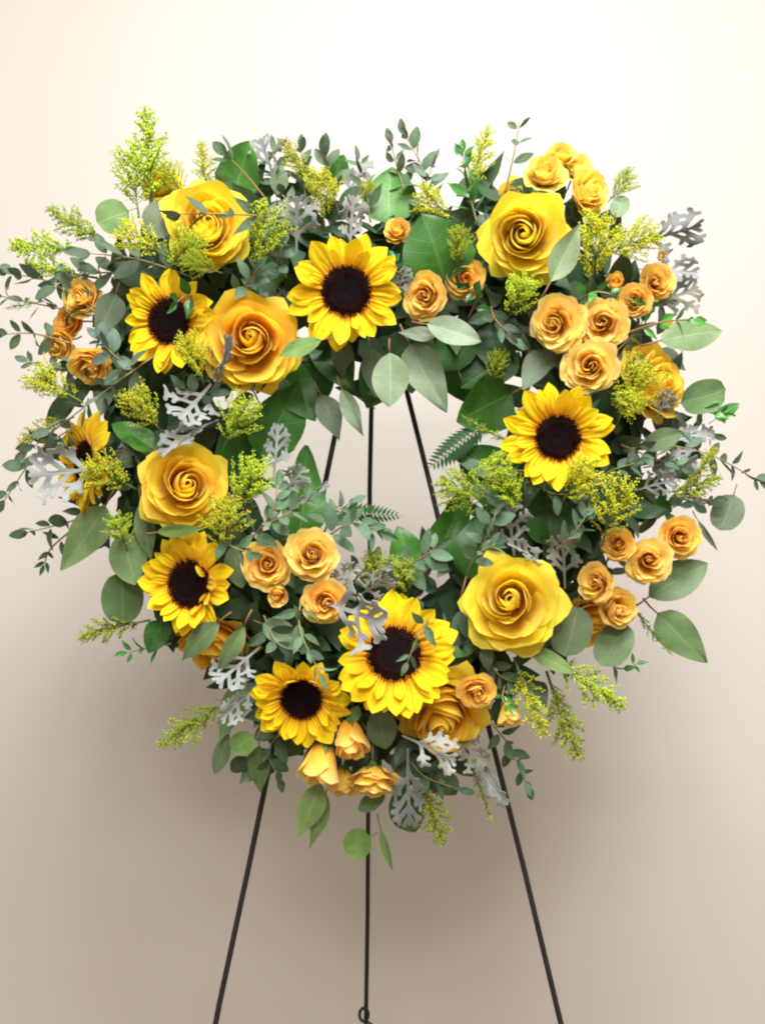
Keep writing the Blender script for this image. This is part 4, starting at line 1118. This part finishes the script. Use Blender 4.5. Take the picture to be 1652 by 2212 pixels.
g('clump', (1090, 700, -.02), (1140, 600, -.06), 'clump under the lemon rose', GRN)
g('clump', (1330, 920, -.02), (1400, 790, -.05), 'large clump below the side-on rose at the right', YEL)
g('clump', (1300, 840, -.03), (1380, 880, -.06), 'clump right of the right sunflower top', YEL)
g('thin', (1110, 960, .0), (990, 905, -.01), 'wisp at the upper right rim of the hole', DUL)
g('clump', (1110, 950, -.01), (1060, 1035, -.05), 'sprig left of the right sunflower', GRN)
g('clump', (1090, 1090, -.0), (955, 1040, -.01), 'clump at the right rim of the hole', GRN)
g('clump', (1130, 1110, -.02), (1085, 1035, -.05), 'clump below left of the right sunflower', GRN)
g('clump', (1300, 1180, -.03), (1330, 1045, -.07), 'clump above the lower right spray roses', YEL)
g('clump', (1210, 1090, -.04), (1275, 1005, -.08), 'clump over the lower petals of the right sunflower', YEL)
g('spike', (1480, 1060, .0), (1545, 960, .0), 'sprig pointing up at the far right edge', YEL)
g('spike', (1420, 1070, .01), (1565, 1035, .01), 'sprig pointing right at the far right edge', GRN)
g('spike', (1110, 1420, -.02), (1170, 1600, -.04), 'plume hanging below the largest rose', YEL)
g('spike', (1180, 1420, -.01), (1365, 1525, -.02), 'plume reaching out to the lower right', GRN)
g('spike', (1180, 1450, .01), (1243, 1655, .01), 'plume hanging straight down at the lower right', DUL)
g('thin', (1360, 1300, .01), (1440, 1420, .02), 'green wisp behind the pointed leaf at the lower right edge', (.5, .68, .9))
g('spike', (325, 1340, .02), (158, 1362, .02), 'plume sticking out left below the round dark leaf', DUL)
g('spike', (500, 1510, .01), (338, 1612, .01), 'plume sticking out at the lower left', GRN)
g('spike', (900, 1640, .01), (952, 1835, .01), 'plume hanging behind the silver leaf at the bottom', DUL)
g('thin', (1000, 1600, .01), (1066, 1778, .01), 'thin plume hanging near the right easel leg', DUL)
g('clump', (800, 1290, -.02), (815, 1195, -.04), 'shaded clump at the bottom of the hole', DUL)  # shade of this and the next two sprigs is in the tint
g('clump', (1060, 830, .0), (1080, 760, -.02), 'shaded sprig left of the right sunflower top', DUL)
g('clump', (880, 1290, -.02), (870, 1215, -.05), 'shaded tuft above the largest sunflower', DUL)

# ================================================================== dusty miller
d = dusty
W1 = (.93, .95, .96); GY = (.85, .84, .78); BR = (.62, .58, .50)
d((640, 545, -.03), (640, 405, -.06), 'big and bright silver, above the notch sunflower', 1.0, .15, W1, 4)
d((600, 400, .03), (555, 290, .03), 'pale, standing behind the green leaf at the top left', 1.0, .2, (.95, .95, .95), 0)
d((740, 440, .03), (800, 320, .03), 'pale, standing highest near the top centre', .9, -.2, GY, 5)
d((755, 550, -.01), (765, 405, -.03), 'greyish, standing behind the notch sunflower', .8, .4, GY, 2)
d((850, 640, -.03), (880, 585, -.06), 'small silver piece at the right petals of the notch sunflower', 1.0, .2, W1, 3)
d((1360, 530, .02), (1535, 480, .03), 'grey, highest on the right edge', .7, .4, (.78, .78, .82), 1)
d((1380, 580, .02), (1525, 590, .03), 'grey, second from top on the right edge', .7, -.3, (.82, .82, .90), 2)
d((1400, 665, .01), (1515, 615, .02), 'greenish grey, lowest of three on the upper right edge', .9, .1, BR, 0)
d((455, 830, -.03), (375, 925, -.07), 'silver, hanging above the left rose', 1.1, .2, W1, 0)
d((470, 905, -.04), (330, 955, -.08), 'curled and pale, lying on top of the left rose', .75, .9, W1, 3)
d((455, 850, -.03), (525, 745, -.10), 'narrow and curled, rising over the golden rose', .4, 1.1, GY, 5)
d((430, 810, -.02), (470, 755, -.05), 'grey piece between the upper left sunflower and the golden rose', .9, -.2, GY, 1)
d((590, 1040, -.02), (605, 910, -.04), 'upright silver, left of the hole', .75, .1, W1, 3)
d((600, 1080, -.02), (665, 1000, -.04), 'silver, right of the upright one at the left rim of the hole', 1.0, .2, W1, 2)
d((620, 1100, -.02), (718, 1055, -.04), 'thin silver piece pointing into the hole', .4, .6, W1, 5)
d((240, 1010, -.02), (45, 1030, -.01), 'large silver, spread over the edge-on sunflower at the left edge', .85, .1, W1, 4)
d((300, 990, -.01), (255, 955, -.04), 'small silver piece left of the left rose', 1.0, .1, W1, 1)
d((690, 1300, -.05), (870, 1350, -.12), 'silver, lying over the top petals of the largest sunflower', .75, .35, (1.0, 1.0, 1.0), 0)
d((700, 1270, -.03), (785, 1220, -.05), 'silver, right of the round peach spray rose', .7, -.3, GY, 2)
d((770, 1290, -.03), (850, 1240, -.06), 'silver, above the largest sunflower in shade', .8, .2, GY, 1)
d((1110, 1200, -.02), (1095, 1070, -.03), 'greyish, upright right of the hole', .9, .0, GY, 0)
d((1220, 1270, -.02), (1215, 1140, -.04), 'brownish grey, right above the largest rose', .8, .2, BR, 1)
d((1185, 1230, -.02), (1120, 1160, -.06), 'curled and pale, at the top edge of the largest rose', .5, .8, GY, 3)
d((1420, 900, -.01), (1450, 835, -.03), 'silver piece beside the side-on rose', 1.0, .3, W1, 2)
d((1430, 960, .0), (1570, 915, .01), 'silver, pointing right below the round leaf at the right edge', .7, -.2, W1, 5)
d((1390, 1010, .0), (1520, 990, -.01), 'silver, in the middle of the right edge', .8, .4, W1, 1)
d((1370, 1060, .0), (1470, 1030, -.02), 'silver, lowest broad one on the right edge', .9, .1, W1, 0)
d((1420, 1060, .01), (1575, 1110, .02), 'thin silver piece pointing at the lone round leaf, right edge', .35, .6, W1, 5)
d((560, 1400, -.02), (455, 1490, -.05), 'silver, over the down-facing golden rose at the lower left', .9, .2, W1, 4)
d((560, 1480, -.02), (465, 1565, -.04), 'bright silver, left of the lower sunflower', .8, -.3, W1, 2)
d((870, 1590, -.05), (1000, 1650, -.09), 'pale, lying on the tilted golden rose at the bottom', .8, .3, (1.05, 1.02, .95), 1)
d((880, 1620, -.02), (880, 1825, -.02), 'silver, hanging lowest at the bottom point', .65, .1, W1, 3)
d((1000, 1620, -.01), (1110, 1770, -.01), 'silver, hanging in front of the right easel leg', .5, .2, W1, 5)
d((980, 1590, -.01), (1060, 1660, -.02), 'brownish grey, below the tilted golden rose', 1.0, .2, BR, 0)

# ================================================================== ferns
fern((1050, 915, .02), (925, 1010, .01), 'dark fern frond pointing down left at the right rim of the hole', .24, (.6, .7, .6))
fern((720, 1105, .005), (868, 1118, .0), 'green fern frond lying across the middle easel leg in the hole', .20, (1.2, 1.2, 1.2))
